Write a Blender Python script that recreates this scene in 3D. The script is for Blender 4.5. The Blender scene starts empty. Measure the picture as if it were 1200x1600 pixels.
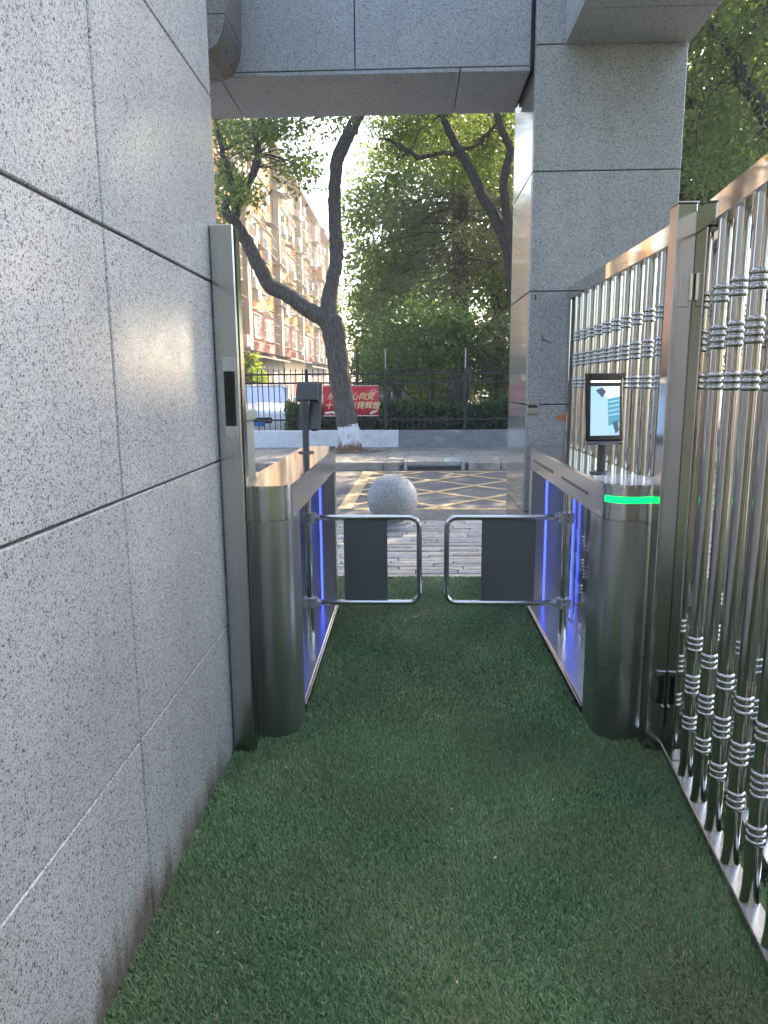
import bpy, bmesh, math, random
import numpy as np
from mathutils import Vector, Matrix
random.seed(7); rng = np.random.default_rng(11)
S = bpy.context.scene
COL = S.collection
R = math.radians

# ------------------------------------------------------------------ camera
cam = bpy.data.cameras.new('camera'); camo = bpy.data.objects.new('camera', cam); COL.objects.link(camo)
yaw, pit, rol = R(2.1), R(10.2), R(0.44)
fw = Vector((-math.sin(yaw)*math.cos(pit), math.cos(yaw)*math.cos(pit), -math.sin(pit)))
rt = Vector((math.cos(yaw), math.sin(yaw), 0)); up = rt.cross(fw)
rt, up = rt*math.cos(rol)-up*math.sin(rol), up*math.cos(rol)+rt*math.sin(rol)
camo.matrix_world = Matrix(((rt.x, up.x, -fw.x, 0), (rt.y, up.y, -fw.y, 0), (rt.z, up.z, -fw.z, 1.40), (0, 0, 0, 1)))
cam.sensor_fit = 'VERTICAL'; cam.sensor_height = 24; cam.lens = 24*1100/1600
cam.clip_start = .05; cam.clip_end = 2000
S.camera = camo
S.render.resolution_x, S.render.resolution_y = 768, 1024

# ------------------------------------------------------------------ light
SUN_AZ, SUN_EL = 30, 39          # degrees to the right of the passage direction, above the horizon
w = bpy.data.worlds.new('World'); S.world = w; w.use_nodes = True
nt = w.node_tree; bg = nt.nodes['Background']
sky = nt.nodes.new('ShaderNodeTexSky'); sky.sky_type = 'NISHITA'; sky.sun_disc = False
sky.sun_elevation = R(SUN_EL); sky.sun_rotation = R(SUN_AZ); sky.air_density = 1.0; sky.dust_density = 3.0; sky.ozone_density = 1.0
nt.links.new(sky.outputs[0], bg.inputs[0]); bg.inputs[1].default_value = .15
sl = bpy.data.lights.new('sun', 'SUN'); sl.energy = 4.5; sl.angle = R(.5); sl.color = (1, .84, .60)
so = bpy.data.objects.new('sun', sl); COL.objects.link(so)
sd = Vector((math.sin(R(SUN_AZ))*math.cos(R(SUN_EL)), math.cos(R(SUN_AZ))*math.cos(R(SUN_EL)), math.sin(R(SUN_EL))))
so.rotation_euler = sd.to_track_quat('Z', 'Y').to_euler(); so.location = sd*60
S.view_settings.view_transform = 'Standard'; S.view_settings.look = 'None'
S.view_settings.exposure = 2.4; S.view_settings.gamma = 1
S.render.engine = 'CYCLES'; cy = S.cycles; cy.max_bounces = 8; cy.diffuse_bounces = 4; cy.glossy_bounces = 5; cy.transmission_bounces = 6; cy.transparent_max_bounces = 8

# ------------------------------------------------------------------ materials
class NG:
    def __init__(s, name):
        s.m = bpy.data.materials.new(name); s.m.use_nodes = True; s.t = s.m.node_tree
        s.b = s.t.nodes['Principled BSDF']; s.out = s.t.nodes['Material Output']
    def n(s, typ, **kw):
        o = s.t.nodes.new('ShaderNode'+typ)
        for k, v in kw.items():
            if k[0] == 'i': o.inputs[int(k[1:])].default_value = v
            else: setattr(o, k, v)
        return o
    def l(s, a, b): s.t.links.new(a, b)
    def pos(s, scale=(1, 1, 1), obj=False):
        g = s.n('TexCoord').outputs['Object'] if obj else s.n('NewGeometry').outputs['Position']
        m = s.n('Mapping'); m.inputs['Scale'].default_value = scale; s.l(g, m.inputs[0]); return m.outputs[0]
    def noise(s, scale, detail=3, vec=None, rough=.5):
        o = s.n('TexNoise'); o.inputs['Scale'].default_value = scale; o.inputs['Detail'].default_value = detail; o.inputs['Roughness'].default_value = rough
        s.l(vec if vec is not None else s.pos(), o.inputs['Vector']); return o
    def ramp(s, fac, stops, interp='LINEAR'):
        o = s.n('ValToRGB'); o.color_ramp.interpolation = interp; e = o.color_ramp.elements
        while len(e) < len(stops): e.new(.5)
        for x, (p, c) in zip(e, stops):
            x.position = p; x.color = (*c, 1) if len(c) == 3 else c
        s.l(fac, o.inputs[0]); return o.outputs[0]
    def mix(s, fac, a, b, typ='MIX'):
        o = s.n('MixRGB', blend_type=typ)
        for sock, v in ((o.inputs[0], fac), (o.inputs[1], a), (o.inputs[2], b)):
            if isinstance(v, (int, float)): sock.default_value = v
            elif isinstance(v, tuple): sock.default_value = (*v, 1)
            else: s.l(v, sock)
        return o.outputs[0]
    def bump(s, h, strength=.3, dist=.01):
        o = s.n('Bump'); o.inputs['Strength'].default_value = strength; o.inputs['Distance'].default_value = dist
        s.l(h, o.inputs['Height']); s.l(o.outputs[0], s.b.inputs['Normal'])
    def set(s, **kw):
        for k, v in kw.items():
            k = {'col': 'Base Color', 'rough': 'Roughness', 'metal': 'Metallic', 'spec': 'Specular IOR Level', 'coat': 'Coat Weight', 'coatr': 'Coat Roughness', 'trans': 'Transmission Weight', 'ior': 'IOR', 'alpha': 'Alpha', 'ani': 'Anisotropic', 'sheen': 'Sheen Weight'}[k]
            i = s.b.inputs[k]
            if isinstance(v, tuple): i.default_value = (*v, 1)
            elif isinstance(v, (int, float)): i.default_value = v
            else: s.l(v, i)
        return s

def grey(v): return (v, v, v)

def granite(name, base, rough, stain=False, scale=150, tint=(1, 1, 1)):
    g = NG(name); p = g.pos()
    nz = g.noise(60, 2, p); wob = g.mix(.004, p, nz.outputs['Color'], 'ADD')
    v = g.n('TexVoronoi'); v.inputs['Scale'].default_value = scale; g.l(wob, v.inputs['Vector'])
    sep = g.n('SeparateColor'); g.l(v.outputs['Color'], sep.inputs[0])
    c1 = g.ramp(sep.outputs[0], [(0, grey(base*.24)), (.06, grey(base*.38)), (.11, grey(base*.62)), (.3, grey(base*.85)), (.55, grey(base)), (1, grey(base*1.2))], 'LINEAR')
    v2 = g.n('TexVoronoi'); v2.inputs['Scale'].default_value = scale*.62; g.l(wob, v2.inputs['Vector'])
    sep2 = g.n('SeparateColor'); g.l(v2.outputs['Color'], sep2.inputs[0])
    c2 = g.ramp(sep2.outputs[1], [(0, grey(.36)), (.03, grey(.5)), (.055, grey(1)), (1, grey(1))])
    c = g.mix(1, c1, c2, 'MULTIPLY')
    big = g.ramp(g.noise(2.3, 4, p).outputs[0], [(.3, grey(.86)), (.7, (1.0, 1.0, 1.0))])
    c = g.mix(1, c, big, 'MULTIPLY'); c = g.mix(1, c, tint, 'MULTIPLY')
    c = g.mix(1, c, g.ramp(g.n('ObjectInfo').outputs['Random'], [(0, (.88, .885, .90)), (.5, grey(.96)), (1, (1.05, 1.04, 1.02))]), 'MULTIPLY')
    drip = g.ramp(g.noise(3.1, 5, g.pos((2.2, 2.2, .22))).outputs[0], [(.35, grey(.95)), (.55, grey(1.0))]); c = g.mix(1, c, drip, 'MULTIPLY')
    if stain:
        sx = g.n('SeparateXYZ'); g.l(p, sx.inputs[0])
        n1 = g.noise(9, 5, g.pos((1, 1, .12))); n2 = g.noise(1.7, 2, g.pos((1, 1, .01)))
        m = g.n('Math', operation='MULTIPLY_ADD'); g.l(n1.outputs[0], m.inputs[0]); m.inputs[1].default_value = .40; m.inputs[2].default_value = -.095
        m3 = g.n('Math', operation='MULTIPLY'); g.l(m.outputs[0], m3.inputs[0])
        g.l(g.ramp(n2.outputs[0], [(.36, grey(.15)), (.6, grey(1.25))]), m3.inputs[1])
        d = g.n('Math', operation='SUBTRACT'); g.l(m3.outputs[0], d.inputs[0]); g.l(sx.outputs[2], d.inputs[1])
        d2 = g.n('Math', operation='MULTIPLY_ADD'); g.l(d.outputs[0], d2.inputs[0]); d2.inputs[1].default_value = 9; d2.inputs[2].default_value = .35; d2.use_clamp = True
        f = g.mix(1, d2.outputs[0], grey(.8), 'MULTIPLY')
        c = g.mix(f, c, (.095, .06, .04))
    g.set(col=c, rough=g.ramp(g.noise(14, 4, p).outputs[0], [(.3, grey(rough*.8)), (.7, grey(rough*1.25))]))
    g.bump(sep.outputs[0], .05, .002)
    return g.m

def steel(name, col=.6, rough=.25, brush=None, ani=0, wear=.06, tint=(1, 1, 1)):
    g = NG(name); p = g.pos()
    g.set(col=tuple(col*t for t in tint), metal=1)
    r = g.ramp(g.noise(3, 1, p).outputs[0], [(.2, grey(max(rough-wear, .02))), (.8, grey(rough+wear))])
    g.set(rough=r)
    if brush:
        n = g.noise(1, 1, g.pos(tuple(.35*q if q > 50 else q*.4 for q in brush))); g.set(col=g.ramp(n.outputs[0], [(.3, tuple(col*.93*t for t in tint)), (.7, tuple(min(1, col*1.05*t) for t in tint))]))
    return g.m

def plain(name, col, rough=.5, metal=0, spec=.5, vary=.12, scale=8, bump=0, bscale=60, **kw):
    g = NG(name); p = g.pos()
    n = g.noise(scale, 5, p)
    lo, hi = tuple(c*(1-vary*2) for c in col), tuple(min(c*(1+vary), 1) for c in col)
    g.set(col=g.ramp(n.outputs[0], [(.25, lo), (.7, hi)]), rough=rough, metal=metal, spec=spec, **kw)
    if bump: g.bump(g.noise(bscale, 4, p).outputs[0], bump, .01)
    return g.m

def emit(name, col, st):
    g = NG(name); g.set(col=col, rough=.4); g.b.inputs['Emission Color'].default_value = (*col, 1); g.b.inputs['Emission Strength'].default_value = st; return g.m

def leafmat(name, c0, c1, c2, trans=.35):
    g = NG(name); a = g.n('Attribute', attribute_name='var')
    c = g.ramp(a.outputs['Fac'], [(0, c0), (.6, c1), (1, c2)])
    g.set(col=c, rough=.42, spec=.35)
    tr = g.n('BsdfTranslucent'); g.l(g.mix(1, c, (1.5, 1.7, .6), 'MULTIPLY'), tr.inputs[0])
    mx = g.n('MixShader'); mx.inputs[0].default_value = trans
    g.l(g.b.outputs[0], mx.inputs[1]); g.l(tr.outputs[0], mx.inputs[2]); g.l(mx.outputs[0], g.out.inputs[0]); return g.m

def barkmat(name, c0, c1, sc=1):
    g = NG(name); v = g.n('TexVoronoi', feature='DISTANCE_TO_EDGE'); v.inputs['Scale'].default_value = 1
    n = g.noise(3*sc, 5, g.pos((12*sc, 12*sc, 2*sc))); g.l(g.mix(.9, g.pos((34*sc, 34*sc, 3.6*sc)), n.outputs['Color'], 'ADD'), v.inputs['Vector'])
    h = g.mix(.5, g.ramp(v.outputs[0], [(0, grey(0)), (.28, grey(1))]), n.outputs[0])
    g.set(col=g.ramp(h, [(.15, c0), (.8, c1)]), rough=.85, spec=.2); g.bump(h, .8, .02); return g.m

M = {}
M['granite_wall'] = granite('granite_wall', .48, .20, stain=True, scale=330, tint=(1, 1.005, 1.0))
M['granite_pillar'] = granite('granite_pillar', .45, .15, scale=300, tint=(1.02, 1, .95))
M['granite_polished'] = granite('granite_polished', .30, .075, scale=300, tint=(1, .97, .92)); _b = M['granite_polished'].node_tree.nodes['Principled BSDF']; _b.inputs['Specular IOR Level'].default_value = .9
M['granite_beam'] = granite('granite_beam', .47, .35, scale=280)
M['granite_brown_shade'] = granite('granite_brown_shade', .2, .3, scale=230, tint=(1, .86, .74))  # brown stone, made darker to carry the shade on the bracket
M['granite_ball'] = granite('granite_ball', .36, .55, scale=190)
M['joint'] = plain('joint_mortar', (.10, .10, .10), .9)
M['steel_brushed'] = steel('steel_brushed', .52, .30, brush=(900, 900, 6), tint=(.97, 1, 1.02))
M['steel_top'] = steel('steel_top', .66, .10, brush=(500, 8, 500), wear=.03)
M['steel_side'] = steel('steel_side', .60, .22, brush=(900, 6, 900), wear=.05, tint=(.98, 1, 1.01))
M['steel_post'] = steel('steel_post', .52, .20, brush=(700, 700, 5), wear=.05, tint=(.99, 1, .99))
M['steel_polished'] = steel('steel_polished', .66, .055, wear=.03, tint=(1, .98, .95))
M['steel_tube'] = steel('steel_tube', .46, .13, wear=.04, tint=(1, .985, .96))
M['chrome'] = steel('chrome', .68, .16, wear=.04)
M['clamp'] = plain('clamp_paint', (.50, .52, .56), .35, metal=.6)
M['panel_grey'] = plain('panel_grey', (.135, .145, .15), .33, vary=.06)
M['plastic_dark'] = plain('plastic_dark', (.085, .082, .078), .45, vary=.06)
M['plastic_black'] = plain('plastic_black', (.012, .013, .015), .25)
M['rubber'] = plain('rubber', (.015, .015, .015), .7)
M['cream'] = plain('cream_plate', (.62, .60, .54), .45)
M['led_blue'] = emit('led_blue', (.07, .11, 1.0), .55)
M['led_green'] = emit('led_green', (.0, 1.0, .09), .75)
M['led_white'] = emit('led_white', (1, .95, .85), .8)
M['scr_a'] = emit('screen_wall_view', (.42, .62, .85), .15)
M['scr_b'] = emit('screen_sky_view', (.72, .86, .95), .15)
M['scr_c'] = emit('screen_gate_view', (.08, .27, .36), .2)
M['scr_d'] = emit('screen_dark_view', (.06, .08, .12), .2)
M['scr_e'] = emit('screen_slat_view', (.30, .55, .68), .2)
M['steel_panel'] = steel('steel_panel', .5, .22, brush=(700, 700, 5), tint=(.95, .97, 1.0))
g = NG('acrylic'); g.set(col=(.86, .9, 1.0), rough=.03, trans=1, ior=1.45)
M['acrylic'] = g.m
g = NG('film'); tr = g.n('BsdfTransparent'); mx = g.n('MixShader'); mx.inputs[0].default_value = .32; g.set(col=(.75, .78, .8), rough=.12, spec=.8)
g.l(tr.outputs[0], mx.inputs[1]); g.l(g.b.outputs[0], mx.inputs[2]); g.l(mx.outputs[0], g.out.inputs[0]); M['film'] = g.m
g = NG('glass_dark'); g.set(col=(.05, .07, .09), rough=.06, spec=.9); M['glass'] = g.m
g = NG('windscreen'); g.set(col=(.16, .26, .38), rough=.05, spec=.9, coat=.6); M['windscreen'] = g.m
# turf
g = NG('turf_blade'); a = g.n('Attribute', attribute_name='var'); p = g.pos()
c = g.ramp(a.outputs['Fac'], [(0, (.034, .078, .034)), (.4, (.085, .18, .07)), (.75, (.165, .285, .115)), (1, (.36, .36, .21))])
c = g.mix(g.ramp(g.noise(2.2, 4, p).outputs[0], [(.42, grey(0)), (.62, grey(.5))]), c, (.13, .145, .065))
g.set(col=c, rough=.5, spec=.3); M['turf'] = g.m
M['turf_base'] = plain('turf_base', (.018, .032, .016), .95, vary=.3, scale=40, bump=.4)
M['soil'] = plain('soil', (.10, .085, .07), .95, vary=.3, scale=3, bump=.5)
# paving stone: colour by object
g = NG('paving_stone'); oi = g.n('ObjectInfo'); p = g.pos()
c = g.ramp(oi.outputs['Random'], [(0, (.24, .215, .195)), (.3, (.34, .32, .30)), (.6, (.42, .40, .375)), (.8, (.48, .41, .33)), (1, (.34, .35, .355))])
c = g.mix(1, c, g.ramp(g.noise(16, 6, p).outputs[0], [(.25, grey(.62)), (.7, grey(1.05))]), 'MULTIPLY')
g.set(col=c, rough=.7); g.bump(g.noise(45, 5, p).outputs[0], .35, .006); M['paving'] = g.m
M['mortar'] = plain('mortar', (.085, .08, .075), .95, vary=.25, scale=20, bump=.4)
# asphalt
g = NG('asphalt'); p = g.pos(); v = g.n('TexVoronoi'); v.inputs['Scale'].default_value = 110; g.l(p, v.inputs['Vector'])
sp = g.n('SeparateColor'); g.l(v.outputs['Color'], sp.inputs[0])
c = g.ramp(sp.outputs[0], [(0, grey(.07)), (.6, (.135, .126, .122)), (1, (.24, .225, .215))])
c = g.mix(1, c, g.ramp(g.noise(.9, 6, p, .65).outputs[0], [(.3, grey(.72)), (.7, grey(1.15))]), 'MULTIPLY')
g.set(col=c, rough=.8, spec=.3); g.bump(v.outputs[0], .5, .006); M['asphalt'] = g.m
# worn yellow paint
g = NG('yellow_paint'); p = g.pos()
c = g.mix(g.ramp(g.noise(38, 6, p, .7).outputs[0], [(.40, grey(0)), (.60, grey(.85))]), (.66, .44, .19), (.22, .18, .14))
g.set(col=c, rough=.7); M['yellow'] = g.m
M['kerb'] = plain('kerb_stone', (.30, .265, .225), .8, vary=.22, scale=5, bump=.3)
# far sidewalk slabs
g = NG('sidewalk_slab'); p = g.pos(); b = g.n('TexBrick'); b.inputs['Scale'].default_value = 1; b.inputs['Brick Width'].default_value = .8; b.inputs['Row Height'].default_value = .42; b.inputs['Mortar Size'].default_value = .012
b.inputs['Color1'].default_value = (.30, .275, .24, 1); b.inputs['Color2'].default_value = (.24, .225, .205, 1); b.inputs['Mortar'].default_value = (.12, .11, .1, 1); g.l(p, b.inputs['Vector'])
c = g.mix(1, b.outputs[0], g.ramp(g.noise(4, 6, p).outputs[0], [(.3, grey(.65)), (.7, grey(1.1))]), 'MULTIPLY'); g.set(col=c, rough=.8); M['slab'] = g.m
# low wall
g = NG('whitewash_wall'); p = g.pos(); c = g.ramp(g.noise(7, 7, p, .65).outputs[0], [(.28, (.30, .30, .31)), (.42, (.60, .61, .63)), (.7, (.72, .73, .75))]); g.set(col=c, rough=.85); g.bump(g.noise(25, 5, p).outputs[0], .3); M['white_wall'] = g.m
g = NG('cement_wall'); p = g.pos(); c = g.ramp(g.noise(4, 8, g.pos((1, 1, 1.8)), .65).outputs[0], [(.3, (.17, .165, .165)), (.6, (.24, .235, .235)), (.66, (.42, .41, .40)), (.8, (.40, .39, .38))]); g.set(col=c, rough=.9); g.bump(g.noise(18, 6, p).outputs[0], .4); M['cement'] = g.m
M['iron'] = plain('fence_iron', (.022, .024, .032), .45, vary=.15)
M['iron_pale'] = plain('pole_pale', (.42, .40, .37), .6)
M['bark'] = barkmat('bark', (.045, .04, .037), (.15, .135, .12))
M['bark_dark'] = barkmat('bark_dark', (.03, .026, .022), (.095, .08, .068))
g = NG('limewash_bark'); p = g.pos(); c = g.ramp(g.noise(5, 6, g.pos((3, 3, 1))).outputs[0], [(.33, (.22, .17, .14)), (.45, (.60, .61, .64)), (.8, (.68, .69, .72))])
sx = g.n('SeparateXYZ'); g.l(p, sx.inputs[0]); n = g.noise(22, 4, g.pos((1, 1, .35)))
m = g.n('Math', operation='MULTIPLY_ADD'); g.l(n.outputs[0], m.inputs[0]); m.inputs[1].default_value = .42; g.l(sx.outputs[2], m.inputs[2])
c = g.mix(g.ramp(m.outputs[0], [(.42, grey(1)), (.54, grey(0))]), c, (.17, .085, .05)); g.set(col=c, rough=.9); g.bump(g.noise(30, 5, g.pos((2, 2, .6))).outputs[0], .7, .02); M['limewash'] = g.m
M['leaf_a'] = leafmat('leaf_street', (.07, .10, .05), (.135, .175, .08), (.25, .26, .11), .5)
M['leaf_b'] = leafmat('leaf_dark', (.085, .093, .064), (.132, .142, .094), (.19, .20, .12), .45)
M['leaf_c'] = leafmat('leaf_light', (.105, .15, .08), (.18, .24, .115), (.29, .34, .16), .5)
M['leaf_d'] = leafmat('leaf_hedge', (.045, .08, .04), (.085, .14, .06), (.15, .205, .09), .4)
M['leaf_y'] = leafmat('leaf_yellow_sunlit', (.12, .16, .03), (.22, .26, .05), (.34, .36, .08), .45)  # sunlight on the low bushes is put into this bright leaf colour
g = NG('banner_red'); p = g.pos(); c = g.ramp(g.noise(3, 4, p).outputs[0], [(.3, (.48, .022, .035)), (.7, (.62, .045, .055))]); g.set(col=c, rough=.45); M['red'] = g.m
M['banner_gold'] = plain('banner_gold', (.85, .66, .36), .5)
M['banner_pink'] = plain('banner_pink', (.75, .22, .26), .5)
M['banner_white'] = plain('banner_white', (.75, .66, .60), .5)
M['car_white'] = plain('car_white', (.68, .69, .70), .25, vary=.03, coat=.6)
M['car_silver'] = plain('car_silver', (.42, .43, .45), .28, metal=.6, vary=.04, coat=.5)
M['car_dark'] = plain('car_dark', (.03, .035, .05), .22, vary=.05, coat=.7)
M['lamp_lens'] = plain('lamp_lens', (.6, .62, .66), .12, spec=.8)
M['plate_blue'] = plain('plate_blue', (.04, .16, .5), .4)
M['facade_pink'] = plain('facade_pink', (.37, .105, .085), .9, vary=.15, scale=1.1)
M['facade_cream'] = plain('facade_cream', (.44, .195, .04), .9, vary=.16, scale=1.2)
M['facade_white'] = plain('facade_white', (.36, .28, .19), .85, vary=.12, scale=1.5)
M['facade_brown'] = plain('facade_brown', (.22, .085, .05), .8, vary=.15)
M['ac_white'] = plain('ac_white', (.42, .40, .37), .6, vary=.12)
M['cage_dark'] = plain('cage_dark', (.10, .075, .055), .6)
M['cage'] = plain('cage_metal', (.24, .21, .18), .5, metal=.3)
M['roof_grey'] = plain('roof_grey', (.12, .13, .125), .8, vary=.2)
M['box_pale'] = plain('box_pale', (.34, .37, .34), .4, vary=.08, scale=3)
M['drain_tan'] = plain('drain_tan', (.34, .30, .255), .85, vary=.2, scale=12, bump=.3)
M['drain_grey'] = plain('drain_grey', (.33, .335, .335), .6, vary=.2, scale=14)
M['void'] = plain('drain_dark', (.012, .012, .012), .9)
M['blocker'] = plain('blocker_wall', (.15, .15, .135), .85, vary=.12, scale=1.4)
M['litter'] = plain('litter', (.30, .22, .14), .9, vary=.3)
M['litter_pale'] = plain('litter_pale', (.6, .56, .45), .9, vary=.3)
M['sticker'] = plain('sticker_pale', (.5, .5, .48), .5)
M['orange'] = plain('sticker_orange', (.62, .20, .07), .6)

# ------------------------------------------------------------------ mesh helpers
class MB:
    def __init__(s): s.v = []; s.f = []
    def add(s, vs, fs):
        o = len(s.v); s.v += [tuple(v) for v in vs]; s.f += [tuple(o+i for i in f) for f in fs]; return s
    def box(s, x0, x1, y0, y1, z0, z1, b=0.0):
        lo, hi = (min(x0, x1), min(y0, y1), min(z0, z1)), (max(x0, x1), max(y0, y1), max(z0, z1))
        if b <= 0:
            vs = [((hi if i & 1 else lo)[0], (hi if i & 2 else lo)[1], (hi if i & 4 else lo)[2]) for i in range(8)]
            return s.add(vs, [(0, 2, 3, 1), (4, 5, 7, 6), (0, 1, 5, 4), (2, 6, 7, 3), (0, 4, 6, 2), (1, 3, 7, 5)])
        b = min(b, *[(hi[i]-lo[i])*.45 for i in range(3)])
        vs, ix = [], {}
        for sg in [(i, j, k) for i in (0, 1) for j in (0, 1) for k in (0, 1)]:
            for a in range(3):
                p = [0, 0, 0]
                for c in range(3):
                    e = hi[c] if sg[c] else lo[c]
                    p[c] = e if c == a else e + (-b if sg[c] else b)
                ix[sg, a] = len(vs); vs.append(p)
        fs = []
        for a in range(3):
            o1, o2 = [c for c in range(3) if c != a]
            for sa in (0, 1):
                q = []
                for s1, s2 in ((0, 0), (1, 0), (1, 1), (0, 1)):
                    sg = [0]*3; sg[a] = sa; sg[o1] = s1; sg[o2] = s2; q.append(ix[tuple(sg), a])
                fs.append(q)
            c = a; a1, b1 = o1, o2
            for sA in (0, 1):
                for sB in (0, 1):
                    def k(cs, ax):
                        sg = [0]*3; sg[c] = cs; sg[a1] = sA; sg[b1] = sB; return ix[tuple(sg), ax]
                    fs.append((k(0, a1), k(1, a1), k(1, b1), k(0, b1)))
        for sg in [(i, j, k) for i in (0, 1) for j in (0, 1) for k in (0, 1)]: fs.append((ix[sg, 0], ix[sg, 1], ix[sg, 2]))
        return s.add(vs, fs)
    def prism(s, poly, a0, a1, axis='z'):
        n = len(poly)
        def P(u, v, t): return {'z': (u, v, t), 'y': (u, t, v), 'x': (t, u, v)}[axis]
        vs = [P(u, v, a0) for u, v in poly]+[P(u, v, a1) for u, v in poly]
        return s.add(vs, [tuple(range(n)), tuple(range(n, 2*n))]+[(i, (i+1) % n, n+(i+1) % n, n+i) for i in range(n)])
    def lathe(s, prof, cx=0, cy=0, seg=20, z=0):
        vs = []
        for r, h in prof: vs += [(cx+r*math.cos(2*math.pi*i/seg), cy+r*math.sin(2*math.pi*i/seg), z+h) for i in range(seg)]
        fs = [(j*seg+i, j*seg+(i+1) % seg, (j+1)*seg+(i+1) % seg, (j+1)*seg+i) for j in range(len(prof)-1) for i in range(seg)]
        fs += [tuple(range(seg)), tuple((len(prof)-1)*seg+i for i in range(seg))]
        return s.add(vs, fs)
    def tube(s, pts, rad, seg=12):
        pts = [Vector(p) for p in pts]; n = len(pts)
        if not isinstance(rad, (list, tuple)): rad = [rad]*n
        t = [(pts[min(i+1, n-1)]-pts[max(i-1, 0)]).normalized() for i in range(n)]
        u = t[0].orthogonal().normalized(); vs = []
        for i in range(n):
            u = (u-t[i]*u.dot(t[i])).normalized(); w_ = t[i].cross(u)
            vs += [pts[i]+(u*math.cos(2*math.pi*k/seg)+w_*math.sin(2*math.pi*k/seg))*rad[i] for k in range(seg)]
        fs = [(j*seg+i, j*seg+(i+1) % seg, (j+1)*seg+(i+1) % seg, (j+1)*seg+i) for j in range(n-1) for i in range(seg)]
        fs += [tuple(range(seg)), tuple((n-1)*seg+i for i in range(seg))]
        return s.add(vs, fs)
    def mesh(s, name, smooth=False, angle=40):
        me = bpy.data.meshes.new(name); me.from_pydata(s.v, [], s.f)
        bm = bmesh.new(); bm.from_mesh(me); bmesh.ops.recalc_face_normals(bm, faces=bm.faces)
        if smooth:
            for f in bm.faces: f.smooth = True
            for e in bm.edges:
                if len(e.link_faces) == 2 and e.calc_face_angle(0) > R(angle): e.smooth = False
        bm.to_mesh(me); bm.free(); return me
    def build(s, name, mat, parent=None, smooth=False, angle=40):
        return obj(name, s.mesh(name, smooth, angle), mat, parent)

def obj(name, me, mat=None, parent=None):
    if mat is not None and not me.materials: me.materials.append(M[mat])
    o = bpy.data.objects.new(name, me); COL.objects.link(o); o.parent = parent; return o
def tag(o, label, cat, group=None):
    o['label'] = label; o['category'] = cat
    if group: o['group'] = group
    return o
def thing(name, label, cat, loc=(0, 0, 0), rz=0, group=None):
    o = bpy.data.objects.new(name, None); COL.objects.link(o); o.location = loc; o.rotation_euler = (0, 0, rz); o.empty_display_size = .1
    return tag(o, label, cat, group)
def setting(o, kind='structure'): o['kind'] = kind; return o
def npmesh(name, V, F, var=None):
    """V (n,3); F (m,k) one face size"""
    me = bpy.data.meshes.new(name); n, (m, k) = len(V), F.shape
    me.vertices.add(n); me.vertices.foreach_set('co', np.ascontiguousarray(V, np.float32).ravel())
    me.loops.add(m*k); me.loops.foreach_set('vertex_index', np.ascontiguousarray(F, np.int32).ravel())
    me.polygons.add(m); me.polygons.foreach_set('loop_start', np.arange(0, m*k, k, dtype=np.int32))
    try: me.polygons.foreach_set('loop_total', np.full(m, k, np.int32))
    except Exception: pass
    if var is not None:
        a = me.attributes.new('var', 'FLOAT', 'POINT'); a.data.foreach_set('value', np.ascontiguousarray(var, np.float32))
    me.update(calc_edges=True); return me
def leaves(P, L, W, var, out=None, droop=.25, flat=.0):
    """one folded diamond leaf per point"""
    n = len(P); d = rng.normal(size=(n, 3))
    if out is not None: d += out*.8
    d[:, 2] = d[:, 2]*(1-flat)-droop; d /= np.linalg.norm(d, axis=1)[:, None]
    s_ = np.cross(d, rng.normal(size=(n, 3))*np.array([1-flat*.8, 1-flat*.8, 1])+np.array([0, 0, .6])); s_ /= np.linalg.norm(s_, axis=1)[:, None]+1e-9
    nn = np.cross(d, s_); Lr = (L*rng.uniform(.6, 1.25, n))[:, None]; Wr = (W*rng.uniform(.7, 1.2, n))[:, None]
    V = np.stack([P, P+d*Lr*.45+s_*Wr*.5+nn*Wr*.12, P+d*Lr-nn*Lr*.06, P+d*Lr*.45-s_*Wr*.5+nn*Wr*.12], 1).reshape(-1, 3)
    F = np.arange(n*4).reshape(n, 4); return V, F, np.repeat(var, 4)
def smooth_path(pts, rad, k=5, jit=0.0):
    P = [Vector(p) for p in pts]; n = len(P); o, r = [], []
    for i in range(n-1):
        a, b, c, d = P[max(i-1, 0)], P[i], P[i+1], P[min(i+2, n-1)]
        for j in range(k):
            t = j/k
            q = .5*((2*b)+(c-a)*t+(2*a-5*b+4*c-d)*t*t+(3*b-a-3*c+d)*t**3)
            o.append(q+Vector((random.uniform(-1, 1), random.uniform(-1, 1), random.uniform(-1, 1)))*jit); r.append((rad[i]*(1-t)+rad[i+1]*t)*random.uniform(.96, 1.05))
    o.append(P[-1]); r.append(rad[-1]); return o, r
Hc = 1.40
def px(x, y, Y):      # a point of the photograph at a known depth Y, used to read off real positions
    d = fw+rt*((x-600)/1100)-up*((y-800)/1100); return Vector((0, 0, Hc))+d*(Y/d.y)

# ================================================================== SETTING
gm = MB().box(-300, 300, -200, 500, -.4, -.03); o = setting(gm.build('ground', 'soil'))
o = setting(MB().box(-60, 60, 7.25, 11.70, -.3, 0).build('road', 'asphalt')); ROAD = o
setting(MB().box(-60, 60, 11.84, 14.86, -.3, .115).build('sidewalk', 'slab'))
setting(MB().box(-60, 60, 17.6, 27, -.3, .02).build('car_park', 'asphalt'))
setting(MB().box(-14, 14, -9, 5.03, -.2, .004).build('turf_backing', 'turf_base'))
PAVE = setting(MB().box(-9, 9, 5.03, 7.25, -.25, -.014).build('paving', 'mortar'))

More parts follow.
